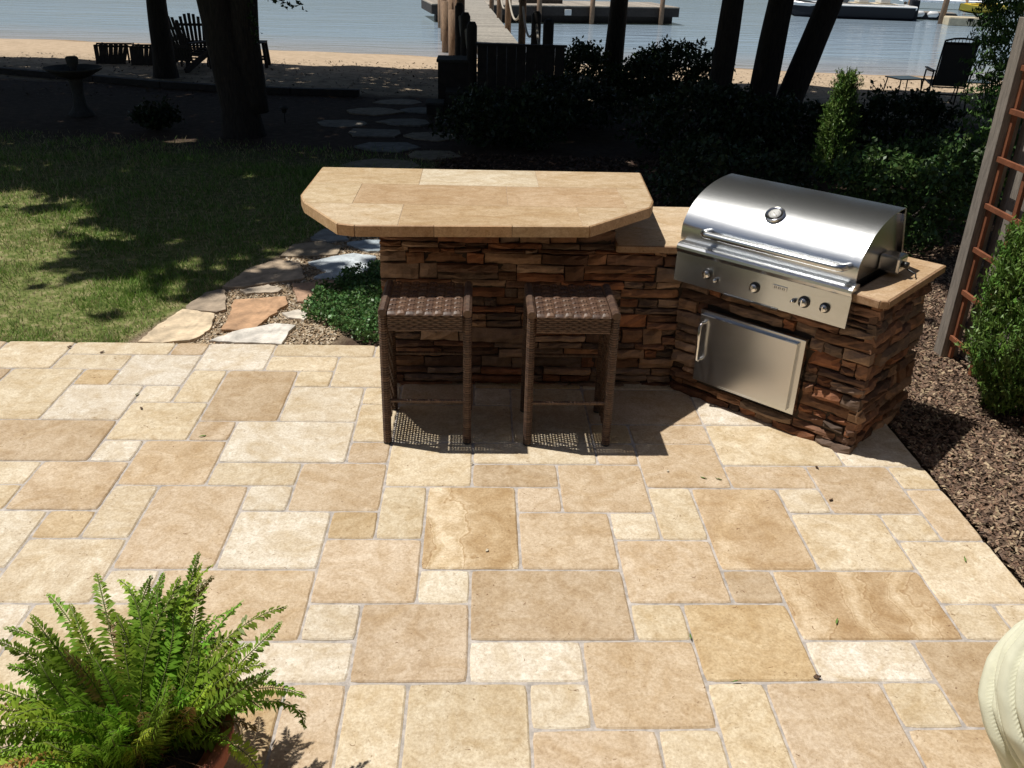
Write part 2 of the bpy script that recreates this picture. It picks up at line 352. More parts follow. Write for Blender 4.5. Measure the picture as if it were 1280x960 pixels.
mb = MB(); offs = []; vein = []
VT = {(0, 4): 1.0, (7, 2): .8, (6, 4): .45, (10, 3): .3, (3, 6): .2, (-11, 8): .15, (-9, 6): .25, (-8, 3): .3}
for (a, b0, c, d, col) in TILES:
    g = rr.uniform(.0035, .0055)
    x0, x1, y0, y1 = a * U + g, c * U - g, b0 * U + g, d * U - g
    if c * U > 2.40: x1 = c * U
    if d > 14.5: y1 = d * U
    k = 1 + .09 * (rr.random() - .5); hu = (rr.random() - .5) * .05
    cc = (col[0] * k, col[1] * k * (1 - hu * .4), col[2] * k * (1 - hu * 1.6))
    big = (x0 + x1 > -6.5) and y0 > -1.0
    st = .035 if big else .25
    ring = []
    def seg(pa, pb):
        n = max(1, int(math.dist(pa, pb) / st))
        return [(pa[0] + (pb[0] - pa[0]) * t / n, pa[1] + (pb[1] - pa[1]) * t / n) for t in range(n)]
    for pa, pb in (((x0, y0), (x1, y0)), ((x1, y0), (x1, y1)), ((x1, y1), (x0, y1)), ((x0, y1), (x0, y0))): ring += seg(pa, pb)
    cx, cy = (x0 + x1) / 2, (y0 + y1) / 2; hx, hy = (x1 - x0) / 2, (y1 - y0) / 2
    outer = []; inner = []
    for (x, y) in ring:
        cd = math.hypot(hx - abs(x - cx), hy - abs(y - cy))       # distance to nearest corner
        jt = .0022 * (rr.random() - .3) + .0045 * max(0, 1 - cd / .03)
        dx, dy = (cx - x) / max(hx, .01), (cy - y) / max(hy, .01)
        ex = 1 if abs(abs(x - cx) - hx) < 1e-5 else 0; ey = 1 if abs(abs(y - cy) - hy) < 1e-5 else 0
        ox, oy = x + ex * dx * jt, y + ey * dy * jt
        outer.append((ox, oy)); w_ = .005 + .002 * rr.random()
        inner.append((ox + ex * dx * w_, oy + ey * dy * w_))
    dz = rr.uniform(-.0012, .0012); n = len(ring)
    vs = [(x, y, -.05) for x, y in outer] + [(x, y, -.0045 + dz) for x, y in outer] + [(x, y, dz) for x, y in inner] + [(cx, cy, dz)]
    fs = []
    for i in range(n):
        q = (i + 1) % n; fs += [(i, q, n + q, n + i), (n + i, n + q, 2 * n + q, 2 * n + i), (2 * n + i, 2 * n + q, 3 * n)]
    mb.add(vs, fs, cc); offs += [(rr.uniform(0, 40), rr.uniform(0, 40), rr.uniform(0, 40))] * len(vs); vein += [VT.get((a, b0), rr.choice([0, 0, 0, 0, .12]))] * len(vs)
po = mb.build('patio', M['trav'], kind='structure')
at = po.data.attributes.new('Off', 'FLOAT_VECTOR', 'POINT'); at.data.foreach_set('vector', np.array(offs, np.float32).ravel())
at = po.data.attributes.new('Vein', 'FLOAT', 'POINT'); at.data.foreach_set('value', np.array(vein, np.float32))
mb = MB(); mb.prism([(-5.0, -3.3), (2.41, -3.3), (2.41, 3.005), (-5.0, 3.005)], -.12, -.0055)
mb.build('patio_grout', M['grout'], kind='structure')

# ------------------------------------------------------------------ outdoor kitchen
LA = math.atan2(-.697, .716); LO = Vector((1.31, 2.50, 0))
def LW(s_, w_, z_=0): return (LO.x + .716 * s_ + .697 * w_, LO.y - .697 * s_ + .716 * w_, z_)
SC = [(.20, .10, .055), (.165, .08, .045), (.14, .075, .048), (.27, .16, .095), (.22, .11, .058), (.19, .125, .085), (.125, .08, .055), (.30, .195, .13), (.22, .09, .042), (.16, .105, .075)]
def veneer(mb, p0, p1, nrm, z0, z1, seed=1, ext0=0., ext1=0., holes=()):
    r = random.Random(seed)
    p0 = Vector((*p0, 0)); p1 = Vector((*p1, 0)); d = (p1 - p0); Lg = d.length; d.normalize(); nn = Vector((*nrm, 0)).normalized()
    z = z0
    while z < z1 - .012:
        h = min(r.choice([.035, .042, .05, .058, .07, .085]) * r.uniform(.9, 1.1), z1 - z)
        if z1 - z - h < .02: h = z1 - z
        x = -ext0 - r.uniform(0, .0)
        while x < Lg + ext1 - .01:
            w = r.choice([.07, .11, .16, .22, .28, .34]) * r.uniform(.85, 1.15)
            if x + w > Lg + ext1 - .05: w = Lg + ext1 - x
            for a_, b_, c_, e_ in holes:
                if z + h > c_ + .004 and z < e_ - .004:
                    if x < a_ < x + w - .01 and a_ - x > .015: w = a_ - x
                    elif a_ - .016 <= x < b_: x = b_; w = min(w, Lg + ext1 - x)
            sub = [(z, h)]
            if h > .07 and r.random() < .35: sub = [(z, h * .48), (z + h * .48, h * .52)]
            for (zz, hh) in sub:
                if w > .01:
                    prot = r.uniform(.010, .044); nxn = max(2, int(w / .04)); nzn = 3
                    col = r.choice(SC); k = r.uniform(.6, 1.45); col = (col[0] * k, col[1] * k, col[2] * k)
                    tl = r.uniform(-.12, .12); tl2 = r.uniform(-.25, .25); skew = r.uniform(-.007, .007)
                    g = .0035; sd = r.random() * 50
                    vs = []; fs = []
                    for j in range(nzn + 1):
                        for i in range(nxn + 1):
                            fx = i / nxn; fz = j / nzn
                            px = x + g + (w - 2 * g) * fx; pz = zz + g + (hh - 2 * g) * fz + skew * (fx - .5) * (1 if 0 < 1 else 0)
                            edge = min(fx * w, (1 - fx) * w, fz * hh * 1.2, (1 - fz) * hh * 1.2)
                            dep = prot + tl * (fx - .5) * .06 + tl2 * (fz - .5) * hh + .007 * mn.noise(Vector((px * 14 + sd, pz * 20, sd))) + .0085 * r.uniform(-1, 1)
                            if edge < 1e-6: dep -= .015; 
                            if edge < 1e-6: px += r.uniform(-.003, .003); pz += r.uniform(-.0025, .0025)
                            q = p0 + d * px + nn * dep; vs.append((q.x, q.y, pz))
                    n0 = len(vs); w1 = nxn + 1
                    for j in range(nzn):
                        for i in range(nxn): fs.append((j * w1 + i, j * w1 + i + 1, (j + 1) * w1 + i + 1, (j + 1) * w1 + i))
                    bd = [i for i in range(w1)] + [j * w1 + nxn for j in range(1, nzn + 1)] + [nzn * w1 + i for i in range(nxn - 1, -1, -1)] + [j * w1 for j in range(nzn - 1, 0, -1)]
                    for bi in bd:
                        q = Vector(vs[bi]); u_ = (q - p0).dot(nn); q2 = q - nn * (u_ + .03); vs.append((q2.x, q2.y, q.z))
                    nb = len(bd)
                    for i in range(nb): fs.append((bd[(i + 1) % nb], bd[i], n0 + i, n0 + (i + 1) % nb))
                    mb.add(vs, fs, col)
            x += w
        z += h
kitchen = thing('outdoor_kitchen', 'L-shaped stacked stone outdoor kitchen with raised travertine bar top and lower grill counter', 'outdoor kitchen', (0, 0, 0))
core = MB()
core.prism([(-.27, 2.52), (1.318, 2.52), LW(.0, .02)[:2], LW(1.07, .02)[:2], LW(1.07, .66)[:2], LW(.16, .66)[:2], (1.55, 3.2), (-.27, 3.2)], -.05, .80)
core.prism([(-.27, 2.52), (.93, 2.52), (.93, 2.74), (-.27, 2.74)], .80, .995)
core.build('wall_core', M['mortar'], kitchen)
vn = MB()
veneer(vn, (-.29, 2.515), (1.33, 2.515), (0, -1), -.03, .80, 1, .015, 0)
veneer(vn, (-.29, 2.515), (.95, 2.515), (0, -1), .80, .995, 2, .015, .0)
vn.build('bar_wall', M['stone'], kitchen)
vn = MB(); veneer(vn, (-.275, 3.2), (-.275, 2.52), (-1, 0), -.03, .80, 3); veneer(vn, (-.275, 2.74), (-.275, 2.52), (-1, 0), .80, .995, 4)
veneer(vn, (1.55, 3.205), (-.27, 3.205), (0, 1), -.05, .80, 8)
veneer(vn, (.935, 2.52), (.935, 2.74), (1, 0), .80, .995, 9); veneer(vn, (.93, 2.745), (-.27, 2.745), (0, 1), .80, .995, 10)
vn.build('end_wall', M['stone'], kitchen)
nrmF = (-.697, -.716)
vn = MB(); veneer(vn, LW(0.02, .015)[:2], LW(1.075, .015)[:2], nrmF, -.03, .80, 5, 0, .022, holes=[(.19 - .02, .765, .12, .53)])
veneer(vn, LW(1.075, 0)[:2], LW(1.075, .665)[:2], (.716, -.697), -.05, .80, 6, .0, .015)
veneer(vn, LW(1.075, .665)[:2], LW(.16, .665)[:2], (.697, .716), -.05, .80, 7)
vn.build('grill_cabinet', M['stone'], kitchen)
# countertops: tiled slabs
def slab(name, pieces, zt, th, poly, edge_cols, parent, bev=.008):
    """pieces: list of (polygon, colour) laid as thin tiles on a slab"""
    mb = MB(); off = []
    mb.prism(poly, zt - th, zt - .0025, (.50, .42, .33)); off += [(0, 0, 0)] * len(mb.v)
    for pl, col in pieces:
        n0 = len(mb.v); mb.prism(pl, zt - .006, zt, col, .0015); o_ = (rr.uniform(0, 40), rr.uniform(0, 40), 0); off += [o_] * (len(mb.v) - n0)
    # edging tiles
    n = len(poly); ar = sum(poly[i][0] * poly[(i + 1) % n][1] - poly[(i + 1) % n][0] * poly[i][1] for i in range(n))
    for i in range(n):
        a = Vector(poly[i]); b_ = Vector(poly[(i + 1) % n]); Lg = (b_ - a).length
        if Lg < .02: continue
        dd = (b_ - a).normalized(); nn = Vector((dd.y, -dd.x)) * (1 if ar > 0 else -1)
        k = max(1, round(Lg / .42)); 
        for q in range(k):
            s0 = a + dd * (Lg * q / k + .0015); s1 = a + dd * (Lg * (q + 1) / k - .0015); n0 = len(mb.v)
            cc = rr.choice(edge_cols); kk = rr.uniform(.9, 1.1)
            e0 = s0 + nn * .008; e1 = s1 + nn * .008
            mb.add([(*s0, zt - th - .004), (*s1, zt - th - .004), (*e1, zt - th - .003), (*e0, zt - th - .003), (*s0, zt + .0), (*s1, zt + .0), (*e1, zt - .004), (*e0, zt - .004)],
                   [(0, 1, 2, 3), (4, 7, 6, 5), (3, 2, 6, 7), (0, 3, 7, 4), (1, 5, 6, 2), (0, 4, 5, 1)], tuple(c_ * kk for c_ in cc)); off += [(rr.uniform(0, 40), rr.uniform(0, 40), 0)] * (len(mb.v) - n0)
    o = mb.build(name, M['trav_top'], parent)
    a_ = o.data.attributes.new('Off', 'FLOAT_VECTOR', 'POINT'); a_.data.foreach_set('vector', np.array(off, np.float32).ravel())
    return o
def clip(poly, nx_, ny_, c):
    out = []
    for i in range(len(poly)):
        a, b_ = poly[i], poly[(i + 1) % len(poly)]; da = nx_ * a[0] + ny_ * a[1] - c; db = nx_ * b_[0] + ny_ * b_[1] - c
        if da <= 0: out.append(a)
        if (da < 0) != (db < 0) and abs(da - db) > 1e-9:
            t = da / (da - db); out.append((a[0] + (b_[0] - a[0]) * t, a[1] + (b_[1] - a[1]) * t))
    return out
def rows(poly, ylist, joints):
    res = []
    for r_ in range(len(ylist) - 1):
        js = joints[r_]
        for k in range(len(js) - 1):
            q = clip(clip(clip(clip(poly, 0, 1, ylist[r_ + 1] - .001), 0, -1, -ylist[r_] - .001), 1, 0, js[k + 1] - .001), -1, 0, -js[k] - .001)
            if len(q) > 2: res.append(q)
    return res
bar = [(-.36, 2.025), (.75, 2.075), (1.10, 2.44), (1.135, 2.56), (1.17, 3.21), (-.69, 3.20), (-.70, 2.56), (-.66, 2.42), (-.44, 2.05)]
pc = rows(bar, [1.9, 2.41, 2.82, 3.3], [[-1, -.16, .72, 2], [-1, -.42, .37, .98, 2], [-1, -.11, .55, 2]])
cols = [(.56, .46, .32), (.50, .38, .24), (.54, .43, .29), (.56, .46, .31), (.47, .345, .215), (.49, .365, .235), (.55, .44, .30), (.54, .43, .28), (.60, .53, .40), (.53, .42, .28)]
slab('bar_top', [(q, cols[i % len(cols)]) for i, q in enumerate(pc)], 1.055, .052, bar, [(.46, .31, .18), (.44, .29, .17), (.50, .36, .22)], kitchen)
low = [(.96, 2.462), (1.30, 2.462), LW(.0, .03)[:2], LW(.0, .60)[:2], LW(.965, .60)[:2], LW(.965, -.045)[:2], LW(1.10, -.06)[:2], LW(1.125, -.035)[:2], LW(1.125, .70)[:2], LW(.20, .70)[:2], (1.60, 3.26), (.96, 3.26)]
pcs = [([(.962, 2.464), (1.298, 2.464), LW(-.004, .035)[:2], LW(-.004, .24)[:2], (.962, 2.85)], (.55, .44, .30)),
       ([(.962, 2.853), LW(-.004, .244)[:2], LW(-.004, .60)[:2], LW(.17, .604)[:2], LW(.20, .698)[:2], (1.60, 3.258), (.962, 3.258)], (.58, .47, .33)),
       ([LW(.174, .604)[:2], LW(1.123, .604)[:2], LW(1.123, .698)[:2], LW(.203, .698)[:2]], (.5, .37, .24)),
       ([LW(.967, -.043)[:2], LW(1.10, -.058)[:2], LW(1.123, -.033)[:2], LW(1.123, .60)[:2], LW(.967, .60)[:2]], (.50, .37, .24))]
slab('low_counter', pcs, .84, .034, low, [(.36, .24, .15), (.33, .22, .14)], kitchen)
# access door
def build_local(mb, name, m, parent): return mb.xform(lambda x, y, z: LW(x, y, z)).build(name, m, parent)
dr = MB(); dr.box((.482, -.012, .325), (.60, .05, .415), bev=.003); fr = build_local(dr, 'door_frame', M['steel_door'], kitchen)
dr = MB(); dr.box((.472, -.048, .325), (.555, .022, .375), bev=.004); door = build_local(dr, 'cabinet_door', M['steel_door'], kitchen); door['label'] = 'brushed steel access door below the grill'
hd = MB(); hd.tube([(.222, -.058, .47), (.222, -.085, .475), (.222, -.10, .46), (.222, -.10, .27), (.222, -.085, .255), (.222, -.058, .26)], .0085, 10); build_local(hd, 'handle', M['chrome'], door)

# ------------------------------------------------------------------ gas grill (top-level; its own local frame)
grill = thing('gas_grill', 'stainless steel built-in gas grill with closed curved hood set in the stone counter', 'grill', tuple(LO), LA)
def extr(mb, prof, x0, x1, col=(1, 1, 1), smooth=True, cap=True, nx_=1):
    n = len(prof); vs = []; fs = []
    for k in range(nx_ + 1):
        x = x0 + (x1 - x0) * k / nx_
        vs += [(x, w, z) for w, z in prof]
    for k in range(nx_):
        for i in range(n - 1): fs.append((k * n + i, k * n + i + 1, (k + 1) * n + i + 1, (k + 1) * n + i))
    mb.add(vs, fs, col, smooth)
    if cap:
        for x in (x0, x1): mb.add([(x, w, z) for w, z in prof], [tuple(range(n)) if x == x1 else tuple(range(n))[::-1]], col)
# hood profile (w, z)
arc = [(-.015, .872), (-.018, .90), (-.016, .945)]
P0, P1, P2, P3 = (-.012, .958), (.045, 1.075), (.20, 1.150), (.44, 1.150)
for t in np.linspace(0, 1, 26):
    q = [(1 - t) ** 3 * P0[i] + 3 * (1 - t) ** 2 * t * P1[i] + 3 * (1 - t) * t * t * P2[i] + t ** 3 * P3[i] for i in (0, 1)]; arc.append(tuple(q))
hood = MB()
arc_in = [(w + .004 * 1.0 if i < 3 else w + .003, z - (.004 if i >= 3 else 0)) for i, (w, z) in enumerate(arc)]
extr(hood, arc, -.005, .955, cap=False); extr(hood, arc_in, -.005, .955, cap=False)
for x in (-.005, .955):
    n = len(arc); vs = [(x, *a) for a in arc] + [(x, *a) for a in arc_in]
    hood.add(vs, [(i, i + 1, n + i + 1, n + i) for i in range(n - 1)])
extr(hood, [(.44, 1.150), (.455, 1.145), (.46, 1.13), (.56, .86), (.54, .86), (.44, 1.12)], -.005, .955)
ho = hood.build('hood', M['steel'], grill)
# end plates set inside the curved sheet
for x in (.010, .925):
    ep = MB()
    pl = [(w + .006, z - .008) for w, z in arc[::2]] + [(.53, .862)]
    ep.add([(x, w, z) for w, z in pl] + [(x + .008, w, z) for w, z in pl], [tuple(range(len(pl)))[::-1], tuple(range(len(pl), 2 * len(pl)))] + [(i, (i + 1) % len(pl), len(pl) + (i + 1) % len(pl), len(pl) + i) for i in range(len(pl))])
    ep.build('end_plate', M['steel'], ho)
hd = MB()
pts = [(.165, -.015, .948)]
for t in np.linspace(0, PI / 2, 6): pts.append((.165 + .03 - .03 * math.cos(t), -.075 - .03 * math.sin(t), .955))
for t in np.linspace(0, PI / 2, 6): pts.append((.88 + .03 * math.sin(t), -.075 - .03 * math.cos(t), .955))
pts.append((.91, -.015, .948)); hd.tube(pts, .0175, 16); hd.build('hood_handle', M['steel'], ho)
tg = MB(); tw, tz = .103, 1.065
tM = Matrix.Rotation(math.radians(62), 3, 'X')
def ring_at(prof, mname, name, parent):
    q = MB(); q.lathe([(a * 1.4, b_ * 1.2) for a, b_ in prof], n=32); off = Vector((.452, tw - .012, tz + .012))
    q.xform(lambda x, y, z: tuple(Matrix.Rotation(math.radians(33), 3, 'X') @ Vector((x, y, z)) + off)); return q.build(name, M[mname], parent)
gg = ring_at([(.001, -.02), (.034, -.02), (.036, .004), (.033, .008), (.028, .008), (.027, .005)], 'chrome', 'thermometer', ho)
ring_at([(.001, .002), (.027, .002), (.027, .0062), (.001, .0062)], 'black', 'dial', gg)
ring_at([(.001, .0064), (.0215, .0064), (.0215, .0072), (.001, .0072)], 'white_dial', 'dial_face', gg)
# dial ticks & needle
q = MB()
for k in range(11):
    a = math.radians(220 - 26 * k); q.box((.024 * math.cos(a), .024 * math.sin(a), .0092), (.006, .0016, .0006), rz3(a))
q.box((.004, -.003, .0096), (.030, .002, .0006), rz3(math.radians(-35)))
q.xform(lambda x, y, z: tuple(Matrix.Rotation(math.radians(33), 3, 'X') @ Vector((x, y, z)) + Vector((.452, tw - .012, tz + .012)))); q.build('dial_marks', M['black'], gg)
# control panel
cp = MB(); prof = [(.0, .852), (-.005, .872), (-.035, .876), (-.062, .874), (-.078, .868), (-.086, .858), (-.088, .845), (-.082, .83), (-.074, .822), (-.082, .668), (-.02, .655), (.02, .70), (.02, .85)]
extr(cp, prof, .018, .972, smooth=False, cap=True); pn = cp.build('control_panel', M['steel'], grill)
def knob(x, z, r, name='knob', small=False):
    k = MB(); k.lathe([(.001, 0), (r * 1.35, 0), (r * 1.35, .004), (r * 1.1, .006)], n=24); kk = MB()
    base = Vector((x, -.0775, z)); Rm = Matrix.Rotation(math.radians(88), 3, 'X')
    k.xform(lambda a, b_, c: tuple(Rm @ Vector((a, b_, c)) + base)); o1 = k.build(name, M['black'], pn)
    kk.lathe([(r, .006), (r * .97, .020), (r * .9, .028), (r * .6, .033), (.001, .0345)], n=24)
    if not small: kk.box((0, 0, .034), (r * .35, r * 1.7, .008), bev=.002)
    kk.xform(lambda a, b_, c: tuple(Rm @ Vector((a, b_, c)) + base)); kk.build('knob_cap', M['chrome'], o1)
for x, z, r in ((.215, .748, .021), (.487, .745, .021), (.752, .742, .022), (.858, .742, .019)): knob(x, z, r)
knob(.270, .728, .010, 'igniter', True); knob(.700, .735, .009, 'igniter', True)
bd = MB(); bd.box((.617, -.079, .777), (.075, .004, .022), bev=.001); bo = bd.build('badge', M['steel'], pn)
bd = MB()
for k in range(6):                                                   # raised strokes of the maker's badge (not legible in the photo)
    bd.box((.590 + k * .0108, -.0815, .777), (.0022, .002, .012))
    if k % 2 == 0: bd.box((.594 + k * .0108, -.0815, .782), (.005, .002, .002)); bd.box((.594 + k * .0108, -.0815, .773), (.004, .002, .002))
bd.build('badge_lettering', M['steel_dark'], bo)
tr = MB(); tr.box((.475, -.083, .668), (.30, .012, .008), bev=.001); tr.build('drip_tray', M['steel_dark'], pn)
fbx = MB(); fbx.box((.475, .285, .76), (.90, .52, .19)); fbx.build('firebox', M['steel_dark'], grill)
mt = MB(); mt.box((.985, .34, .905), (.10, .11, .085), bev=.012); mo = mt.build('rotisserie_motor', M['steel'], grill)
mt = MB(); mt.tube([(1.035, .34, .905), (1.06, .34, .905)], .016, 14); mt.tube([(1.05, .36, .88), (1.09, .38, .86), (1.10, .36, .848)], .004, 6); mt.build('motor_shaft', M['black'], mo)

# ------------------------------------------------------------------ bar stools
RC = [(.095, .052, .033), (.125, .072, .045), (.075, .042, .028), (.105, .064, .042)]
def wrapped(mb, p0, p1, a, pitch=.0125):
    p0, p1 = Vector(p0), Vector(p1); n = max(3, int((p1 - p0).length / pitch)); t = (p1 - p0).normalized()
    up = Vector((0, 0, 1)) if abs(t.z) < .9 else Vector((1, 0, 0)); u = t.cross(up).normalized(); w = t.cross(u)
    vs = []; fs = []; cl = []; m = 8
    for i in range(n):
        c0 = rr.choice(RC)
        for (f, g) in ((.0, .86), (.25, 1.0), (.75, 1.0), (1.0, .86)):
            c = p0 + t * ((p1 - p0).length * (i + f) / n)
            for k in range(m):
                an = PI / 4 * k + PI / 8; rad = a * g * (1.12 if 1 else 1)
                vs.append(c + (u * math.cos(an) + w * math.sin(an)) * rad); cl.append(c0)
    R_ = 4 * n
    for i in range(R_ - 1):
        for k in range(m): fs.append((i * m + k, i * m + (k + 1) % m, (i + 1) * m + (k + 1) % m, (i + 1) * m + k))
    fs.append(tuple(range(m))[::-1]); fs.append(tuple(range((R_ - 1) * m, R_ * m)))
    mb.add(vs, fs, cl)
def make_stool(loc, label):
    t = thing('bar_stool', label, 'bar stool', loc, 0, 'wicker bar stools at the stone bar')
    W, D, H = .44, .40, .715
    for x in (.022, W - .022):
        for y in (.022, D - .022):
            q = MB(); wrapped(q, (x, y, .006), (x, y, H - .02), .0195); l = q.build('leg', M['rattan'], t)
            q = MB(); q.lathe([(.02, 0), (.022, .003), (.021, .010)], (x, y, 0), 12); q.build('foot_cap', M['black'], l)
        q = MB(); wrapped(q, (x, .0, H - .012), (x, D, H - .012), .0195); q.build('side_rail', M['rattan'], t)
        ya, yb, za, zb = .044, D - .044, .03, H - .02; ny = int((yb - ya) / .019); nz_ = int((zb - za) / .019)   # woven side panel with pin holes
        gy_ = sorted([ya + (yb - ya) * (j + f) / ny for j in range(ny) for f in (0, .45)] + [yb]); gz_ = sorted([za + (zb - za) * (j + f) / nz_ for j in range(nz_) for f in (0, .60)] + [zb]); w_ = len(gy_)
        vs = [(x + (.0035 if (i // 4 + j // 4) % 2 else -.0035), yv, zv) for j, zv in enumerate(gz_) for i, yv in enumerate(gy_)]
        cl = [RC[(i // 4 + j // 4) % 4] for j in range(len(gz_)) for i in range(w_)]
        fs = [(j * w_ + i, j * w_ + i + 1, (j + 1) * w_ + i + 1, (j + 1) * w_ + i) for j in range(len(gz_) - 1) for i in range(w_ - 1) if not (i % 2 == 0 and j % 2 == 0)]
        q = MB(); q.add(vs, fs, cl); q.build('side_panel', M['rattan'], t)
    for (a, b_, r) in (((.04, .022, .235), (W - .04, .022, .235), .0085), ((.04, D - .022, .33), (W - .04, D - .022, .33), .0085)):
        q = MB(); wrapped(q, a, b_, r, .009); q.build('stretcher', M['rattan'], t)
    # woven seat: bulging strands, pin holes at the crossings let light through
    x0, x1, y0, y1 = .046, W - .046, -.004, D - .0; px = .0145
    nxc = int((x1 - x0) / px); nyc = int((y1 - y0) / px); ux = (x1 - x0) / nxc; uy = (y1 - y0) / nyc
    fx = [0, .0025 / px, .5 - .0 + .0, .83, 1.0][:4]
    gx = []; 
    for i in range(nxc): gx += [x0 + ux * (i + f) for f in (0, .27)]
    gx.append(x1); gy = []
    for j in range(nyc): gy += [y0 + uy * (j + f) for f in (0, .27)]
    gy.append(y1); vs = []; cl = []
    for j, yv in enumerate(gy):
        for i, xv in enumerate(gx):
            I, J = (i // 2) // 3, (j // 2) // 2
            fx_ = ((xv - x0) / ux / 3) % 1; fy_ = ((yv - y0) / uy / 2) % 1
            over = (I + J) % 2
            zz = H - .006 + (.0075 if over else .002) * math.sin(PI * min(1, fx_)) ** .6 * (math.sin(PI * min(1, fy_)) ** .35)
            e = (yv - y0) / .03
            if e < 1: zz -= .014 * (1 - e) ** 2
            vs.append((xv, yv, zz)); cl.append(RC[(I * 7 + J * 3 + over) % 4] if not over else tuple(1.25 * c for c in RC[(I + J * 2) % 4]))
    w1 = len(gx); fs = []
    for j in range(len(gy) - 1):
        for i in range(w1 - 1):
            if i % 2 == 0 and j % 2 == 0 and 0 < i < w1 - 2 and 1 < j: continue
            fs.append((j * w1 + i, j * w1 + i + 1, (j + 1) * w1 + i + 1, (j + 1) * w1 + i))
    q = MB(); q.add(vs, fs, cl, False); q.build('seat', M['rattan'], t)
    for yy in (.004, D - .012):                                      # apron bands under the seat front and back
        q = MB()
        for k in range(8):
            zc = H - .022 - k * .0105
            n_ = 14; vs = []; fs = []
            for i in range(n_ + 1):
                xx = x0 + (x1 - x0) * i / n_; b_ = .004 * (1 if (i + k) % 2 else -.3)
                vs += [(xx, yy - b_, zc + .005), (xx, yy - b_ - .002, zc), (xx, yy - b_, zc - .005)]
            for i in range(n_):
                for s_ in range(2): fs.append((3 * i + s_, 3 * i + s_ + 1, 3 * i + 4 + s_, 3 * i + 3 + s_))
            q.add(vs, fs, rr.choice(RC))
        q.box(((x0 + x1) / 2, yy + .009, H - .06), (x1 - x0, .008, .088), col=RC[2]); q.build('apron', M['rattan'], t)
    return t
make_stool((-.245, 1.80, .001), 'dark brown wicker bar stool at the left end of the bar, nearer the ground cover')
make_stool((.452, 1.79, .001), 'dark brown wicker bar stool nearer the grill, right one of the pair')

# ------------------------------------------------------------------ leaf helpers
def orient_quads(P, size, asp=.6, up=.0, rs=None, shape=4):
    rs = rs or rng; n = len(P)
    d = rs.normal(size=(n, 3)); d[:, 2] += up; d /= np.linalg.norm(d, axis=1)[:, None]
    e = rs.normal(size=(n, 3)); e -= (e * d).sum(1)[:, None] * d; e /= np.linalg.norm(e, axis=1)[:, None]
    s = (size * rs.uniform(.6, 1.3, n))[:, None]
    a = P - d * s * .5; c = P + d * s * .5; nrm = np.cross(d, e) * s * .12
    l = P + e * s * asp * .5 + nrm; r = P - e * s * asp * .5 + nrm
    return np.stack([a, l, c, r], 1)
def tint(n, base, var=.35, rs=None):
    rs = rs or rng; k = rs.uniform(1 - var, 1 + var, n)[:, None]; h = rs.normal(0, .12, (n, 3)) * np.array([1, .3, .6])
    return np.clip(np.array(base)[None, :] * k * (1 + h), .004, 1)
def blob_points(n, c, r, rs=None, clumps=None, hollow=.5, sd=0):
    rs = rs or rng
    d = rs.normal(size=(n, 3)); d /= np.linalg.norm(d, axis=1)[:, None]
    rad = hollow + (1 - hollow) * rs.random(n) ** .5
    w = np.array([1 + .33 * mn.noise(Vector(q * 2.1) + Vector((sd, 0, 0))) + .25 * mn.noise(Vector(q * 5.5) + Vector((0, sd, 3))) for q in d])
    return np.array(c) + d * (rad * w)[:, None] * np.array(r)
def shrub(name, label, cat, c, r, n, size, col, stems=5, group=None, hollow=.45, asp=.55, twig=.25, sd=0.):
    x, y = c; z = gz(x, y); t = thing(name, label, cat, (x, y, z), 0, group); rs = np.random.default_rng(int(abs(x * 91 + y * 37)) + 5)
    P = blob_points(int(n * (1 - twig)), (0, 0, r[2]), r, rs, hollow=hollow, sd=sd + x)
    # twiggy outgrowths break the outline
    k = 26; ex = []
    for i in range(k):
        a = rs.uniform(0, 2 * PI); el = rs.uniform(.1, 1.3); d = np.array([math.cos(a) * math.cos(el), math.sin(a) * math.cos(el), math.sin(el)])
        L0 = rs.uniform(.8, 1.0); L1 = L0 + rs.uniform(.12, .42); m_ = int(n * twig / k); tt = rs.uniform(L0, L1, m_)[:, None]
        ex.append(np.array([0, 0, r[2]]) + d * tt * np.array(r) + rs.normal(0, size * .6, (m_, 3)))
    P = np.concatenate([P] + ex); P = P[P[:, 2] > .02]
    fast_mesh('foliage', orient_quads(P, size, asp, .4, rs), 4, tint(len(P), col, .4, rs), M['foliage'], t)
    q = MB()
    for i in range(stems):
        a = rs.uniform(0, 2 * PI); q.tube([(0, 0, -.05), (r[0] * .25 * math.cos(a), r[1] * .25 * math.sin(a), r[2] * .7), (r[0] * .6 * math.cos(a), r[1] * .6 * math.sin(a), r[2] * 1.35)], [.018, .012, .005], 6)
    q.build('stem', M['bark'], t); return t

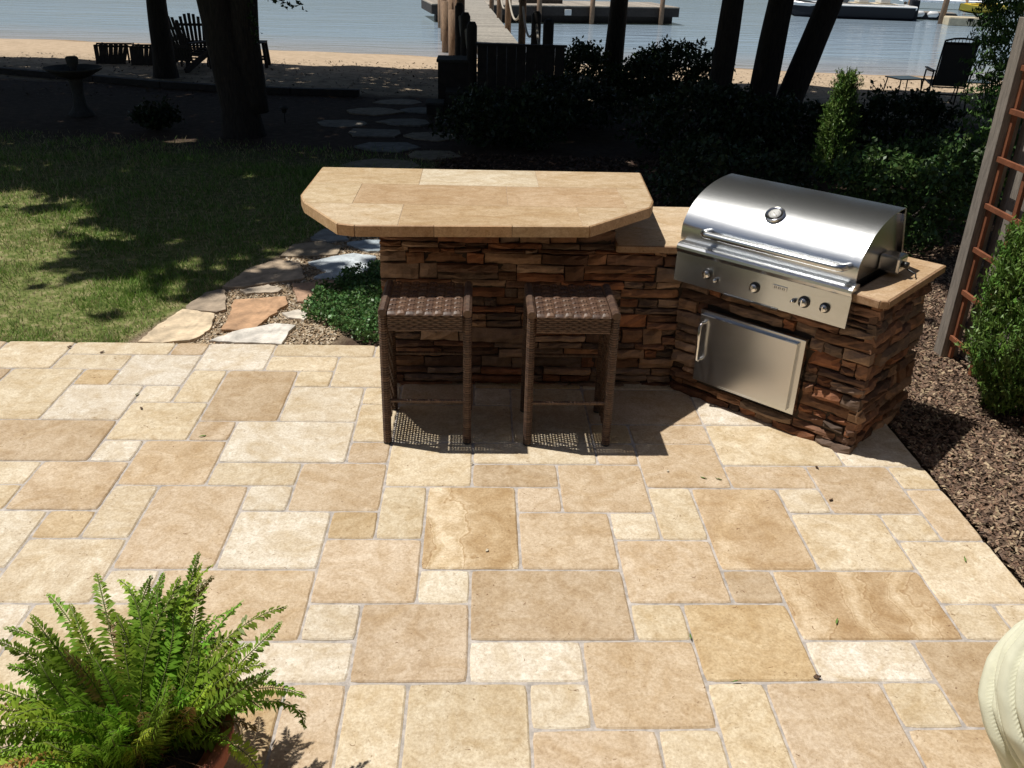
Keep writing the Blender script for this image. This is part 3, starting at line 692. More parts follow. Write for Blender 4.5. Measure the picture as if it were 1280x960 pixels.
# ------------------------------------------------------------------ trees
SUNO = np.array([-.40, .115])                    # towards the sun, per metre of height
def tree_trunk(t, pts, rads, name='trunk'):
    P = [Vector(p) for p in pts]; q = MB(); n = 14; fine = []; fr = []
    for i in range(len(P) - 1):
        for k in range(5): fine.append(P[i].lerp(P[i + 1], k / 5)); fr.append(rads[i] + (rads[i + 1] - rads[i]) * k / 5)
    fine.append(P[-1]); fr.append(rads[-1])
    q.tube(fine, fr, n)
    vs = []
    for i, v in enumerate(q.v):
        w = 1 + .10 * mn.noise(Vector((v[0] * 3 + t.location.x, v[1] * 3, v[2] * 1.2)))
        c = fine[min(i // n, len(fine) - 1)]; vs.append((c.x + (v[0] - c.x) * w, c.y + (v[1] - c.y) * w, v[2]))
    q.v = vs; return q.build(name, M['bark'], t)
trees = []
def tree(label, base, lean, r0, height, group='trees between the garden and the beach', extra=None, roots=True):
    x, y = base; z = gz(x, y); t = thing('tree', label, 'tree', (x, y, z), 0, group)
    pts = [(0, 0, -.1), (lean[0] * .12, lean[1] * .12, .35)] + [(lean[0] * f, lean[1] * f, 1.0 * h) for f, h in ((1, 1.7), (2.0, 3.4), (2.6, height * .75), (2.9, height))]
    tree_trunk(t, pts, [r0 * 1.35, r0 * 1.06, r0 * .92, r0 * .8, r0 * .5, r0 * .2])
    if extra: tree_trunk(t, extra[0], extra[1])
    trees.append((t, np.array([x + lean[0] * 2.6, y + lean[1] * 2.6]), height, [])); return t
tT1 = tree('dark straight tree trunk left of the chairs on the beach', (-5.66, 15.58), (.02, .0), .185, 9)
tTL = tree('thick dark double trunk tree leaning left beside the timber edging', (-2.86, 9.92), (-.22, 0), .215, 10, extra=([(0.12, .05, .3), (.10, .05, 1.2), (.16, .1, 2.2), (.45, .2, 4.5), (.9, .4, 7)], [.2, .19, .17, .13, .05]))
tTM = tree('slim dark tree right of the dark dock screen', (2.70, 15.6), (.04, 0), .175, 10)
tR1 = tree('dark straight tree left of the paired trunks', (3.62, 11.15), (.06, 0), .16, 9)
tR2 = tree('thick upright tree touching the leaning trunk', (4.55, 12.15), (.10, 0), .20, 10)
tR3 = tree('dark tree leaning right from the foot of the upright one', (4.98, 12.2), (.42, 0), .20, 9)
tO1 = tree('unseen tree left of the lawn, added for its shade', (-9.5, 8.0), (.1, 0), .22, 10)  # this and the next one are unseen, added to carry shading canopy
tO2 = tree('unseen tree right of the beach path, added for its shade', (10.5, 9.5), (-.1, 0), .22, 10)
# canopy: leaves hang 5-11 m up where their shade falls on the yard
def shade_density(x, y):
    s = y + .157 * x
    far = float(np.interp(x, [-10, -6, -3], [16.7, 17.3, 17.85])) + .5 * mn.noise(Vector((x * .7, 2, 0)))
    if s > far: return 0.0
    near = float(np.interp(x, [-6, -4.2, -3.2, -2.5, -1.9, -1.3, -.6, 0, 1.4, 2.2, 3], [6.9, 6.2, 5.4, 4.2, 3.85, 4.3, 4.7, 4.9, 4.8, 4.2, 3.8]))
    e = y - near
    nz = mn.noise(Vector((x * .9, y * 1.3, 5))) + .6 * mn.noise(Vector((x * 2.2, y * 3.0, 9)))
    v = e * .75 + nz * 1.15 + .15
    if e > 3.2 and s < 14.0: v = 1
    for gx_, gy_, gr in ((4.42, 7.95, .34), (4.75, 7.8, .2), (3.95, 5.2, .28), (4.4, 5.3, .2), (5.2, 6.1, .3), (6.0, 6.0, .3), (6.15, 6.15, .4), (6.55, 6.05, .45), (6.95, 5.95, .4), (4.9, 6.3, .18), (-1.55, 10.95, .16), (-3.6, 9.6, .2)):
        if math.hypot(x - gx_, y - gy_) < gr * (1 + .4 * nz): v = 0
    if 14.0 < s: v = min(v, 1.0 + nz * 1.0)
    if s > 16.6: v = min(v, .95 + nz * .9)
    return max(0.0, min(1.0, v))
N0 = 300000
gxy = np.stack([rng.uniform(-17, 17, N0), rng.uniform(2.6, 19.5, N0)], 1)
dn = np.array([shade_density(a, b_) for a, b_ in gxy])
keep = rng.random(N0) < dn; gxy = gxy[keep]
hh = rng.uniform(5.2, 9.5, len(gxy))
P = np.concatenate([gxy + SUNO[None, :] * hh[:, None], hh[:, None]], 1)
cent = np.array([t[1] for t in trees]); own = ((P[:, None, :2] - cent[None]) ** 2).sum(2).argmin(1)
for i, (t, c, hgt, _) in enumerate(trees):
    Q = P[own == i]
    if len(Q) == 0: continue
    loc = np.array(t.location); rs = np.random.default_rng(i + 50)
    fast_mesh('crown', orient_quads(Q - loc, .25, .78, 0, rs), 4, tint(len(Q), (.05, .085, .025), .35, rs), M['canopy'], t)
    q = MB()
    for k in range(9):
        tip = Q[rs.integers(len(Q))] - loc; h0 = rs.uniform(3.2, 5.5)
        ba = np.array([(c - loc[:2])[0] * h0 / 8, (c - loc[:2])[1] * h0 / 8, h0]); mid = ba * .45 + tip * .55 + np.array([0, 0, .5])
        q.tube([tuple(ba), tuple(mid), tuple(tip)], [.07, .045, .012], 7)
    q.build('limb', M['bark'], t)
# low twig with leaves hanging beside the double trunk
t = tTL; rs = np.random.default_rng(8); q = MB(); q.tube([(.1, 0, 2.05), (.32, -.1, 1.86), (.52, -.12, 1.70), (.80, -.15, 1.60)], [.014, .01, .006, .003], 6); q.tube([(.12, 0, 2.0), (.27, -.2, 1.6), (.31, -.22, 1.15)], [.008, .006, .003], 6); q.build('twig', M['bark'], t)
tt = rs.uniform(0, 1, 90)[:, None]; P1 = np.array([.30, -.1, 1.78]) + tt * np.array([.62, -.07, -.20]) + rs.normal(0, .035, (90, 3)); tt = rs.uniform(0, 1, 40)[:, None]; P2 = np.array([.27, -.2, 1.7]) + tt * np.array([.05, -.03, -.55]) + rs.normal(0, .03, (40, 3)); PP = np.concatenate([P1, P2])
fast_mesh('leaves', orient_quads(PP, .07, .6, 0, rs), 4, tint(len(PP), (.04, .07, .02), .3, rs), M['foliage'], t)

# ------------------------------------------------------------------ shrubs
shrub('shrub', 'loose leafy shrub just right of the dark dock screen', 'shrub', (2.02, 14.6), (.42, .36, .42), 2200, .085, (.045, .075, .022), sd=1)
shrub('shrub', 'tallest leafy shrub right of the slim tree, seen against the lake', 'shrub', (3.75, 14.6), (.78, .5, .44), 5200, .08, (.04, .07, .022), sd=2)
shrub('shrub', 'low dark shrub at the foot of the slim tree', 'shrub', (2.95, 13.6), (.55, .45, .34), 3000, .08, (.035, .06, .02), sd=3)
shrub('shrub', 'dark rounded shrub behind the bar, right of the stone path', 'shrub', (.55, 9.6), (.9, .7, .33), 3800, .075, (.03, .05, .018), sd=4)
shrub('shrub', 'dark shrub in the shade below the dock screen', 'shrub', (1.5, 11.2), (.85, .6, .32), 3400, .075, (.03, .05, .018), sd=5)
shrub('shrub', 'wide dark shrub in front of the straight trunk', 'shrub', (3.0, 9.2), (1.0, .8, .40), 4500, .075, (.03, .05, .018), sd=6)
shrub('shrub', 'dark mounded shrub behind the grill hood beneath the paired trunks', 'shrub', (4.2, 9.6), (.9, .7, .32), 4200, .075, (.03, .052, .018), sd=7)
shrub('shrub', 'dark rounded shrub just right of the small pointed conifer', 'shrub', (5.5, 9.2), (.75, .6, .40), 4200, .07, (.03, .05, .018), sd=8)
shrub('holly_shrub', 'glossy leaved shrub behind the counter to the right of the grill', 'shrub', (3.75, 5.3), (.62, .5, .42), 5200, .055, (.06, .115, .028), sd=9)
shrub('holly_shrub', 'glossy leaved shrub between the conifer and the cedar', 'shrub', (4.55, 6.4), (.6, .5, .38), 4800, .055, (.055, .105, .028), sd=10)
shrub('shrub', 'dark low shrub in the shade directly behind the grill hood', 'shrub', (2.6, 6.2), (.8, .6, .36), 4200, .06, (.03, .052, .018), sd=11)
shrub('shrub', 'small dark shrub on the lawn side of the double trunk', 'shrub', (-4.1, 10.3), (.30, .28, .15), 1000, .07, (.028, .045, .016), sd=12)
def spray_shrub(name, label, cat, c, H, R, n, size, col, prof, seed=0, spiky=.5, z=None):
    """evergreen built of many upright sprays of tiny scale leaves"""
    x, y = c; z = gz(x, y) if z is None else z; t = thing(name, label, cat, (x, y, z)); rs = np.random.default_rng(seed)
    q = MB(); q.tube([(0, 0, -.05), (.01, 0, H * .5), (0, .01, H * .93)], [.03, .02, .004], 8); q.build('trunk', M['bark'], t)
    A = []; cc = []
    for i in range(n):
        h = rs.uniform(.02, 1) ** .9; a = rs.uniform(0, 2 * PI); rad = R * prof(h) * (.82 + .3 * mn.noise(Vector((math.cos(a) * 2, math.sin(a) * 2, h * 5 + seed)))) * (.55 + .45 * rs.random() ** .4)
        p0 = np.array([rad * math.cos(a), rad * math.sin(a), h * H]); out = np.array([math.cos(a), math.sin(a), 0])
        d = out * (1 - spiky) * rs.uniform(.4, 1.2) + np.array([0, 0, spiky * rs.uniform(.5, 1.4)]) + rs.normal(0, .22, 3); d /= np.linalg.norm(d)
        Ls = size * rs.uniform(2.0, 4.5); m_ = int(9 + 8 * rs.random()); tt = np.linspace(0, 1, m_)[:, None]
        side = np.cross(d, rs.normal(size=3)); side /= np.linalg.norm(side)
        P = p0 + d * Ls * tt + side * (rs.uniform(-1, 1, (m_, 1)) * Ls * .22 * (1 - tt * .8))
        A.append(P); k = rs.uniform(.6, 1.35) * (1.0 + .0 * h); cc.append(np.repeat(np.array(col)[None] * k * (1 + rs.normal(0, .08, 3)), m_, 0))
    P = np.concatenate(A); C = np.clip(np.concatenate(cc), .004, 1)
    fast_mesh('foliage', orient_quads(P, size * 1.05, .30, 1.6, rs), 4, C, M['foliage'], t); return t
spray_shrub('evergreen_shrub', 'bright green upright evergreen shrub growing against the fence by the trellis', 'shrub', (3.16, 2.24), 1.06, .30, 2600, .030, (.13, .23, .045),
            lambda h: (.38 + 2.0 * h) if h < .3 else 1.0 - .85 * max(0, h - .45) ** 1.2, 3, .76)
spray_shrub('small_conifer', 'narrow pointed young conifer with light green tips behind the grill hood', 'conifer', (4.22, 8.0), 1.12, .25, 1300, .034, (.13, .22, .045),
            lambda h: (1.05 - h) ** .8 * .95 + .05, 4, .55)
ced = spray_shrub('cedar_tree', 'drooping green cedar at the right edge beyond the end of the fence', 'tree', (5.68, 6.3), 4.2, 1.0, 4600, .055, (.09, .18, .045),
            lambda h: 1.0 - .65 * abs(h - .5), 5, .12)

# ------------------------------------------------------------------ lawn, mulch, gravel, ground cover (nobody could count them)
def lawn_edge(y): return -1.93 + .33 * (y - 3.1)
n = 360000
Y = 3.03 + 8.0 * rng.random(n) ** 1.7; X = rng.uniform(-10.5, 1, n); k = X < np.array([lawn_edge(v) for v in Y]) - rng.random(n) * .06; X = X[k]; Y = Y[k]
dens = np.array([mn.noise(Vector((a * 1.6, b_ * 1.6, 0))) + .5 * mn.noise(Vector((a * 5, b_ * 5, 3))) for a, b_ in zip(X, Y)]); k = rng.random(len(X)) < np.clip(.66 + dens * .9, .28, 1)
k &= rng.random(len(X)) < np.clip((9.2 - Y - .157 * X) / 1.8, .0, 1)  # sparse grass under the trees, thinned partly to deepen the shade there
X = X[k]; Y = Y[k]; dens = dens[k]; n = len(X); Z = np.array([gz(a, b_) for a, b_ in zip(X, Y)])
base = np.stack([X, Y, Z], 1); a = rng.uniform(0, 2 * PI, n); far = 1 + (Y - 3) * .09
hgt = rng.uniform(.016, .040, n) * far * (1 + .4 * dens); wd = rng.uniform(.0016, .0032, n) * far * 1.25
sd_ = np.stack([np.cos(a), np.sin(a), 0 * a], 1) * wd[:, None]; b2 = rng.uniform(0, 2 * PI, n); bend = np.stack([np.cos(b2), np.sin(b2), 0 * a], 1) * (hgt * rng.uniform(.2, 1.0, n))[:, None]
V = np.stack([base - sd_, base + sd_, base + bend + np.stack([0 * a, 0 * a, hgt], 1)], 1)
gc_ = np.where((rng.random(n) < .36 - .5 * dens + .12 * (X < -3.2))[:, None], np.array([[.44, .38, .21]]), np.array([[.19, .31, .06]])) * rng.uniform(.6, 1.45, n)[:, None]
fast_mesh('lawn_grass', V, 3, gc_, M['grass'], kind='stuff')
def chips(n, xf, cols, size, asp=.45, zoff=.0, tilt=.35, th=True):
    P = xf(n); n = len(P); s = size * rng.uniform(.5, 1.5, n); a = rng.uniform(0, 2 * PI, n)
    d = np.stack([np.cos(a), np.sin(a), rng.normal(0, tilt, n)], 1) * (s * .5)[:, None]; e = np.stack([-np.sin(a), np.cos(a), rng.normal(0, tilt, n)], 1) * (s * .5 * asp * rng.uniform(.6, 1.3, n))[:, None]
    P = P + np.stack([0 * s, 0 * s, s * .22 * rng.random(n) + zoff], 1)
    j = lambda: rng.uniform(.75, 1.15, (n, 1))
    V = np.stack([P - d * j() - e * .7 * j(), P + d * .8 * j() - e * j(), P + d * j() + e * .6 * j(), P - d * .6 * j() + e * j()], 1)
    ci = rng.integers(len(cols), size=n); C = np.array(cols)[ci] * rng.uniform(.65, 1.3, n)[:, None]
    return V, C
def mulch_xy(n):
    X = 2.45 + 2.2 * rng.random(n) ** 1.25; Y = rng.uniform(-.6, 6.0, n)
    # inner bed behind the kitchen
    return np.stack([X, Y, np.array([gz(a, b_) for a, b_ in zip(X, Y)]) + .012], 1)
V, C = chips(85000, mulch_xy, [(.21, .125, .08), (.14, .08, .05), (.27, .18, .12), (.18, .12, .08), (.36, .27, .17), (.10, .06, .04)], .022)
k = V[:, 0, 1] * 1 > -.6; 
V2, C2 = chips(22000, lambda n: (lambda X, Y: np.stack([X, Y, np.array([gz(a, b_) for a, b_ in zip(X, Y)]) + .01], 1))(rng.uniform(-.3, 3.2, n), rng.uniform(3.25, 9, n)), [(.13, .07, .045), (.09, .05, .035), (.18, .12, .08)], .045)
fast_mesh('bark_mulch', np.concatenate([V, V2]), 4, np.concatenate([C, C2]), M['chips'], kind='stuff')
def path_xy(n):
    Y = 3.04 + 3.4 * rng.random(n); X = -1.32 + .33 * (Y - 3.1) + rng.uniform(-.55, .62, n)
    return np.stack([X, Y, np.array([gz(a, b_) for a, b_ in zip(X, Y)]) + .004], 1)
V, C = chips(26000, path_xy, [(.48, .39, .27), (.38, .28, .18), (.56, .48, .37), (.30, .21, .13), (.42, .30, .18)], .015, .75, tilt=.5)
fast_mesh('pea_gravel', V, 4, C, M['chips'], kind='stuff')
def litter_xy(n):
    X = rng.uniform(-10, 12, n); Y = rng.uniform(13.0, 19.2, n); return np.stack([X, Y, np.array([gz(a, b_) for a, b_ in zip(X, Y)]) + .012], 1)
V, C = chips(5000, litter_xy, [(.10, .075, .05), (.16, .12, .08), (.07, .05, .035)], .04, .6)
fast_mesh('leaf_litter', V, 4, C, M['chips'], kind='stuff')
# ground cover by the bar
rs = np.random.default_rng(21); poly = [(-.98, 3.50), (-.92, 3.95), (-.74, 4.38), (-.52, 4.6), (-.32, 4.4), (-.31, 3.10), (-.52, 3.08), (-.72, 3.32)]
def inpoly(x, y, pl):
    c = False
    for i in range(len(pl)):
        (x1_, y1_), (x2_, y2_) = pl[i], pl[i - 1]
        if (y1_ > y) != (y2_ > y) and x < (x2_ - x1_) * (y - y1_) / (y2_ - y1_) + x1_: c = not c
    return c
pts = []
while len(pts) < 9000:
    x, y = rs.uniform(-1.0, -.3), rs.uniform(3.05, 4.6)
    if inpoly(x + .05 * mn.noise(Vector((x * 9, y * 9, 0))), y, poly) and rs.random() < .75 + .9 * mn.noise(Vector((x * 7, y * 7, 2))):
        h = .09 + .05 * mn.noise(Vector((x * 6, y * 6, 7))); pts.append((x, y, gz(x, y) + h * rs.random() ** .6))
P = np.array(pts); fast_mesh('ground_cover', orient_quads(P, .026, .7, .5, rs), 4, tint(len(P), (.10, .20, .06), .4, rs), M['foliage'], kind='stuff')

# ------------------------------------------------------------------ flagstones
FS = [([(-1.86,3.06),(-1.84,3.3),(-1.76,3.6),(-1.54,3.52),(-1.5,3.25),(-1.55,3.12),(-1.72,3.05)], (.60,.48,.33), 'cream flagstone touching the patio at the lawn side of the path'),
([(-1.44,3.09),(-1.3,3.26),(-1.1,3.37),(-.98,3.35),(-1.0,3.2),(-1.0,3.05)], (.62,.58,.52), 'white pointed flagstone touching the patio edge'),
([(-1.42,3.28),(-1.43,3.53),(-1.46,3.79),(-1.14,3.86),(-1.11,3.72),(-1.16,3.54),(-1.22,3.32),(-1.31,3.27)], (.46,.28,.16), 'bright orange flagstone in the middle of the path'),
([(-1.77,3.68),(-1.7,3.93),(-1.6,4.0),(-1.54,3.82),(-1.5,3.63),(-1.54,3.58),(-1.74,3.62)], (.33,.26,.19), 'grey brown flagstone above the cream one at the lawn side'),
([(-1.62,4.08),(-1.53,4.46),(-1.37,4.68),(-1.19,4.64),(-1.13,4.43),(-1.09,4.28),(-1.32,4.16),(-1.5,4.07)], (.48,.37,.26), 'large tan flagstone with dappled shade at the lawn side'),
([(-1.13,4.14),(-.86,4.21),(-.8,4.12),(-.83,3.89),(-.88,3.79),(-1.03,3.8)], (.46,.29,.19), 'pinkish brown flagstone beside the green ground cover'),
([(-1.48,4.0),(-1.31,4.12),(-1.19,4.04),(-1.22,3.97),(-1.41,3.94)], (.42,.35,.27), 'small sliver flagstone between the orange and large tan ones'),
([(-1.1,4.65),(-.92,4.81),(-.79,4.88),(-.61,4.82),(-.63,4.5),(-.75,4.29),(-1.01,4.31),(-.93,4.44)], (.50,.55,.58), 'pale blue grey flagstone left of the bar wall'),
([(-1.35,4.81),(-1.31,5.1),(-1.11,5.2),(-.92,5.07),(-.93,4.88),(-1.14,4.82)], (.34,.27,.19), 'shaded brown flagstone behind the large tan one'),
([(-1.21,5.31),(-1.14,5.58),(-.96,5.53),(-.89,5.3),(-1.05,5.23)], (.30,.31,.30), 'dark grey flagstone farthest up the sunny part of the path'),
([(-.88,5.18),(-.75,5.27),(-.59,5.28),(-.54,5.01),(-.68,4.98)], (.40,.46,.50), 'blue grey flagstone under the left corner of the bar top'),
([(-1.09,3.56),(-1.0,3.63),(-.93,3.58),(-.93,3.45),(-1.04,3.49)], (.58,.52,.44), 'small pale flagstone between the orange one and the ground cover')]
def flag(pl, col, label, group='flagstones of the garden path'):
    cx = sum(a for a, b_ in pl) / len(pl); cy = sum(b_ for a, b_ in pl) / len(pl); out = []; pl = [(cx + (a - cx) * 1.06, cy + max(-9, (b_ - cy)) * 1.05) for a, b_ in pl]; pl = [(a, max(b_, 3.035)) for a, b_ in pl]
    n = len(pl)
    for i in range(n):
        a = Vector(pl[i]); b_ = Vector(pl[(i + 1) % n]); k = max(1, int((b_ - a).length / .035))
        for q in range(k):
            v = a.lerp(b_, (q + .0) / k); j = Vector((mn.noise(Vector((v.x * 25, v.y * 25, 1))), mn.noise(Vector((v.x * 25, v.y * 25, 8))))) * .018; out.append((v.x + j.x - cx, v.y + j.y - cy))
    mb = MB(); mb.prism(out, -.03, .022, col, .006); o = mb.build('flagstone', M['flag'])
    o.location = (cx, cy, gz(cx, cy)); tag(o, label, 'flagstone', group)
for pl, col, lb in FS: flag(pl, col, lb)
rf = random.Random(12); k = 0
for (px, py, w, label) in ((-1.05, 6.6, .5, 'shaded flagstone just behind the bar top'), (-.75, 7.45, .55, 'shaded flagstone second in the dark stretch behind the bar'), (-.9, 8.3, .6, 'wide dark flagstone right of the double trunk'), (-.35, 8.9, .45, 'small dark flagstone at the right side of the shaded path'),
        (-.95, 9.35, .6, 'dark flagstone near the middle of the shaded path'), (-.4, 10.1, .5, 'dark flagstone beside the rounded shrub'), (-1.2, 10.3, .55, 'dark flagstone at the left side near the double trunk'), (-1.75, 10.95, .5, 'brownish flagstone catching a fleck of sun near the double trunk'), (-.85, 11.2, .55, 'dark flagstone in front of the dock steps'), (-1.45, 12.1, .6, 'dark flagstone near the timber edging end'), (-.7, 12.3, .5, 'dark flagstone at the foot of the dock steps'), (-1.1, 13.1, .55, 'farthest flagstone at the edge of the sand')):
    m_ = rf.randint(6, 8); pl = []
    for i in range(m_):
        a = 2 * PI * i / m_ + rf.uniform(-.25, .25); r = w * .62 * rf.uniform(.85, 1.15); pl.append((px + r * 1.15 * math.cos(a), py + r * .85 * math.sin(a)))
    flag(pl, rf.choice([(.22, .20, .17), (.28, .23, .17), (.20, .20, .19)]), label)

# ------------------------------------------------------------------ potted fern
pot = thing('potted_fern', 'large green fern in a terracotta pot at the lower left', 'potted plant', (-.685, -.31, 0))
q = MB(); q.lathe([(.001, 0), (.145, 0), (.15, .01), (.205, .24), (.240, .262), (.25, .265), (.255, .315), (.25, .32), (.225, .32), (.21, .29), (.001, .282)], n=48); q.build('pot', M['terracotta'], pot)
q = MB(); q.lathe([(.001, .282), (.205, .286), (.12, .305), (.001, .31)], n=24); q.build('soil', M['soil'], pot)
rs = np.random.default_rng(33); Vt = []; Ct = []; st = MB()
for i in range(150):
    a = rs.uniform(0, 2 * PI); r0 = .11 * rs.random() ** .5; Lf = rs.uniform(.28, .52); el0 = math.radians(rs.uniform(22, 80)); droop = math.radians(rs.uniform(15, 95)) * (1.3 - el0 / 1.6)
    brown = rs.random() < .07
    da = (math.degrees(a) + 360) % 360
    Lf *= .88
    if 265 < da < 356: el0 = math.radians(rs.uniform(66, 84)); Lf *= .75; droop *= .4
    if i < 14: a = math.radians([70, 95, 55, 118, 35, 135, 80, 20, 5, 150, 62, 105, -12, 165][i]); Lf = rs.uniform(.40, .51); el0 = math.radians(rs.uniform(50, 72)); droop = math.radians(rs.uniform(15, 60))
    p = np.array([r0 * math.cos(a), r0 * math.sin(a), .28]); n_ = 64; pts = [p.copy()]; dirs = []; tw = rs.normal(0, .55)
    for k in range(n_):
        t_ = k / n_; el = el0 - droop * t_ ** 1.7 * 1.3; aa = a + tw * 1.5 * t_ * t_
        d = np.array([math.cos(aa) * math.cos(el), math.sin(aa) * math.cos(el), math.sin(el)]); dirs.append(d); p = p + d * Lf / n_; pts.append(p.copy())
    if pts[-1][2] < .03: continue
    col = (np.array([.22, .36, .035]) if not brown else np.array([.26, .17, .06])) * rs.uniform(.65, 1.45) * (1 + rs.normal(0, .1, 3) * np.array([1.2, .3, .5]))
    roll = rs.uniform(-.9, .9)
    for k in range(2, n_ + 1):
        t_ = k / n_; d = dirs[min(k, n_ - 1)]; side = np.cross(d, [0, 0, 1]); sn = np.linalg.norm(side); side = side / sn if sn > .05 else np.array([math.sin(a), -math.cos(a), 0.]); up = np.cross(side, d)
        s2 = side * math.cos(roll) + up * math.sin(roll); u2 = np.cross(s2, d)
        wl = .041 * (math.sin(PI * min(1, .10 + t_ * .90)) ** .6) * (1.08 - .45 * t_) + .003
        for sg in (-1, 1):
            b_ = pts[k]; tip = b_ + sg * s2 * wl * rs.uniform(.7, 1.15) + d * wl * rs.uniform(.0, .55) + u2 * wl * rs.uniform(-.9, .35)
            wv = d * Lf / n_ * 1.35; m1 = (b_ * .45 + tip * .55) + u2 * wl * .18
            Vt.append([b_ - wv * .5, m1 - wv * .62, tip, m1 + wv * .55]); Ct.append(col * rs.uniform(.85, 1.15))
    st.tube([tuple(x) for x in pts[::7]], [.0018] * len(pts[::7]), 4, col=(.10, .12, .03))
fast_mesh('frond', np.array(Vt), 4, np.clip(np.array(Ct), .004, 1), M['fern'], pot, kind='stuff')
st.build('frond_stem', M['straw'], pot)
q = MB()
for i in range(160):
    a = rs.uniform(0, 2 * PI); r0 = rs.uniform(0, .19); x, y = r0 * math.cos(a), r0 * math.sin(a); h = rs.uniform(.02, .12)
    q.tube([(x, y, .27), (x + rs.normal(0, .02), y + rs.normal(0, .02), .28 + h * .6), (x + rs.normal(0, .05), y + rs.normal(0, .05), .27 + h)], .0013, 4, col=(.16 * rs.uniform(.6, 1.3), .08, .04))
q.build('dry_stems', M['straw'], pot)

# ------------------------------------------------------------------ closed umbrella, lower right
um = thing('patio_umbrella', 'closed pale green canvas umbrella at the lower right', 'umbrella', (1.457, -.70, 0))
q = MB(); q.tube([(0, 0, .05), (0, 0, 2.3)], .019, 16); q.build('pole', M['darkmetal'], um)
q = MB(); q.lathe([(.001, 0), (.25, 0), (.25, .03), (.20, .06), (.05, .08), (.035, .22), (.001, .22)], n=40); q.build('base', M['darkmetal'], um)
q = MB(); vs = []; fs = []; nA = 720; nZ = 150
for j in range(nZ + 1):
    t_ = j / nZ; z = .645 + (2.25 - .645) * t_ ** 1.6
    R = float(np.interp(z, [.64, .68, .74, .81, .88, .95, 1.02, 1.15, 1.5, 2.25], [.05, .066, .096, .117, .118, .104, .076, .052, .045, .032]))
    for i in range(nA):
        b2_ = math.sin(2 * PI * i / nA); a = 2 * PI * i / nA + (z - .8) * 4.2                            # twisted wrap
        fold = .036 * (1 - (1 - abs(math.sin(a * 3.0 + .4 * math.sin(z * 7)))) ** 2.2) + .019 * (1 - (1 - abs(math.sin(a * 8.0 + .9 * math.sin(z * 9 + b2_)))) ** 2.0) - .030
        b_ = 2 * PI * i / nA; r = R + fold * min(1, R / .11)
        vs.append((r * math.cos(b_), r * math.sin(b_), z))
for j in range(nZ):
    for i in range(nA): fs.append((j * nA + i, j * nA + (i + 1) % nA, (j + 1) * nA + (i + 1) % nA, (j + 1) * nA + i))
q.add(vs, fs, smooth=True); q.build('canopy', M['canvas'], um)

# ------------------------------------------------------------------ fence and trellis on the right
fe = thing('wooden_fence', 'weathered grey board fence running along the mulch bed on the right', 'fence', (3.2, 3.03, -.03))
q = MB(); q.box((-.0, .0, 1.0), (.105, .10, 2.0), bev=.004); q.build('post', M['greywood'], fe)
q = MB(); q.box((.10, -2.6, 1.0), (.09, .09, 2.0), bev=.004); q.build('post', M['greywood'], fe)
q = MB()
for k in range(34): q.box((.085 + .018 * (k % 2), -.10 - .1485 * k, .97 + rr.uniform(-.01, .01)), (.018, .14, 1.90), bev=.002)
q.build('boards', M['greywood'], fe)
for z in (.35, 1.55):
    q = MB(); q.box((.13, -2.6, z), (.04, 5.0, .09), bev=.003); q.build('rail', M['greywood'], fe)
tr = thing('trellis', 'orange stained wooden trellis mounted on the grey fence', 'trellis', (3.2, 3.0, 0))
for y in (-.035, -.30, -.60, -.90):
    q = MB(); q.box((.0, y, .88), (.022, .032, 1.78), bev=.002); q.build('upright', M['orangewood'], tr)
for z in (.12, .42, .69, .955, 1.225, 1.49, 1.72):
    q = MB(); q.box((-.021, -.43, z), (.018, 1.0, .03), bev=.002); q.build('crossbar', M['orangewood'], tr)

# ------------------------------------------------------------------ timber edging, birdbath, path light
ed = MB(); ln = [(-11.5, 16.9), (-8.7, 15.56), (-6.65, 14.79), (-5.3, 14.25), (-4.15, 13.92), (-3.0, 13.8), (-1.84, 13.78)]
for i in range(len(ln) - 1):
    a = Vector(ln[i]); b_ = Vector(ln[i + 1]); c = (a + b_) / 2; ed.box((c.x, c.y, gz(c.x, c.y) - .0), ((b_ - a).length - .01, .14, .22), rz3(math.atan2(b_.y - a.y, b_.x - a.x)), bev=.01)
tag(ed.build('timber_edging', M['darkwood']), 'dark timber edging between the lawn and the sand on the left', 'garden edging')
bb = thing('birdbath', 'dark stone birdbath with a finial in its bowl, shaded lawn at left', 'birdbath', (-5.42, 11.1, gz(-5.42, 11.1)))
q = MB(); q.lathe([(.001, 0), (.17, 0), (.17, .05), (.13, .09), (.09, .16), (.075, .32), (.09, .48), (.12, .52), (.001, .53)], n=24); q.build('pedestal', M['concrete'], bb)
q = MB(); q.lathe([(.10, .52), (.22, .56), (.36, .64), (.385, .665), (.37, .67), (.2, .60), (.001, .58)], n=32); q.build('bowl', M['concrete'], bb)
q = MB(); q.lathe([(.001, .58), (.05, .58), (.04, .66), (.075, .72), (.085, .79), (.07, .81), (.001, .78)], n=20); q.build('finial', M['concrete'], bb)
pl_ = thing('path_light', 'small dark garden path light to the right of the double trunk', 'lamp', (-2.55, 11.0, gz(-2.55, 11)))
q = MB(); q.tube([(0, 0, -.05), (0, 0, .16)], .008, 8); q.build('stake', M['darkmetal'], pl_)
q = MB(); q.lathe([(.001, .14), (.035, .14), (.035, .19), (.07, .195), (.06, .215), (.001, .235)], n=20); q.build('lamp_head', M['concrete'], pl_)

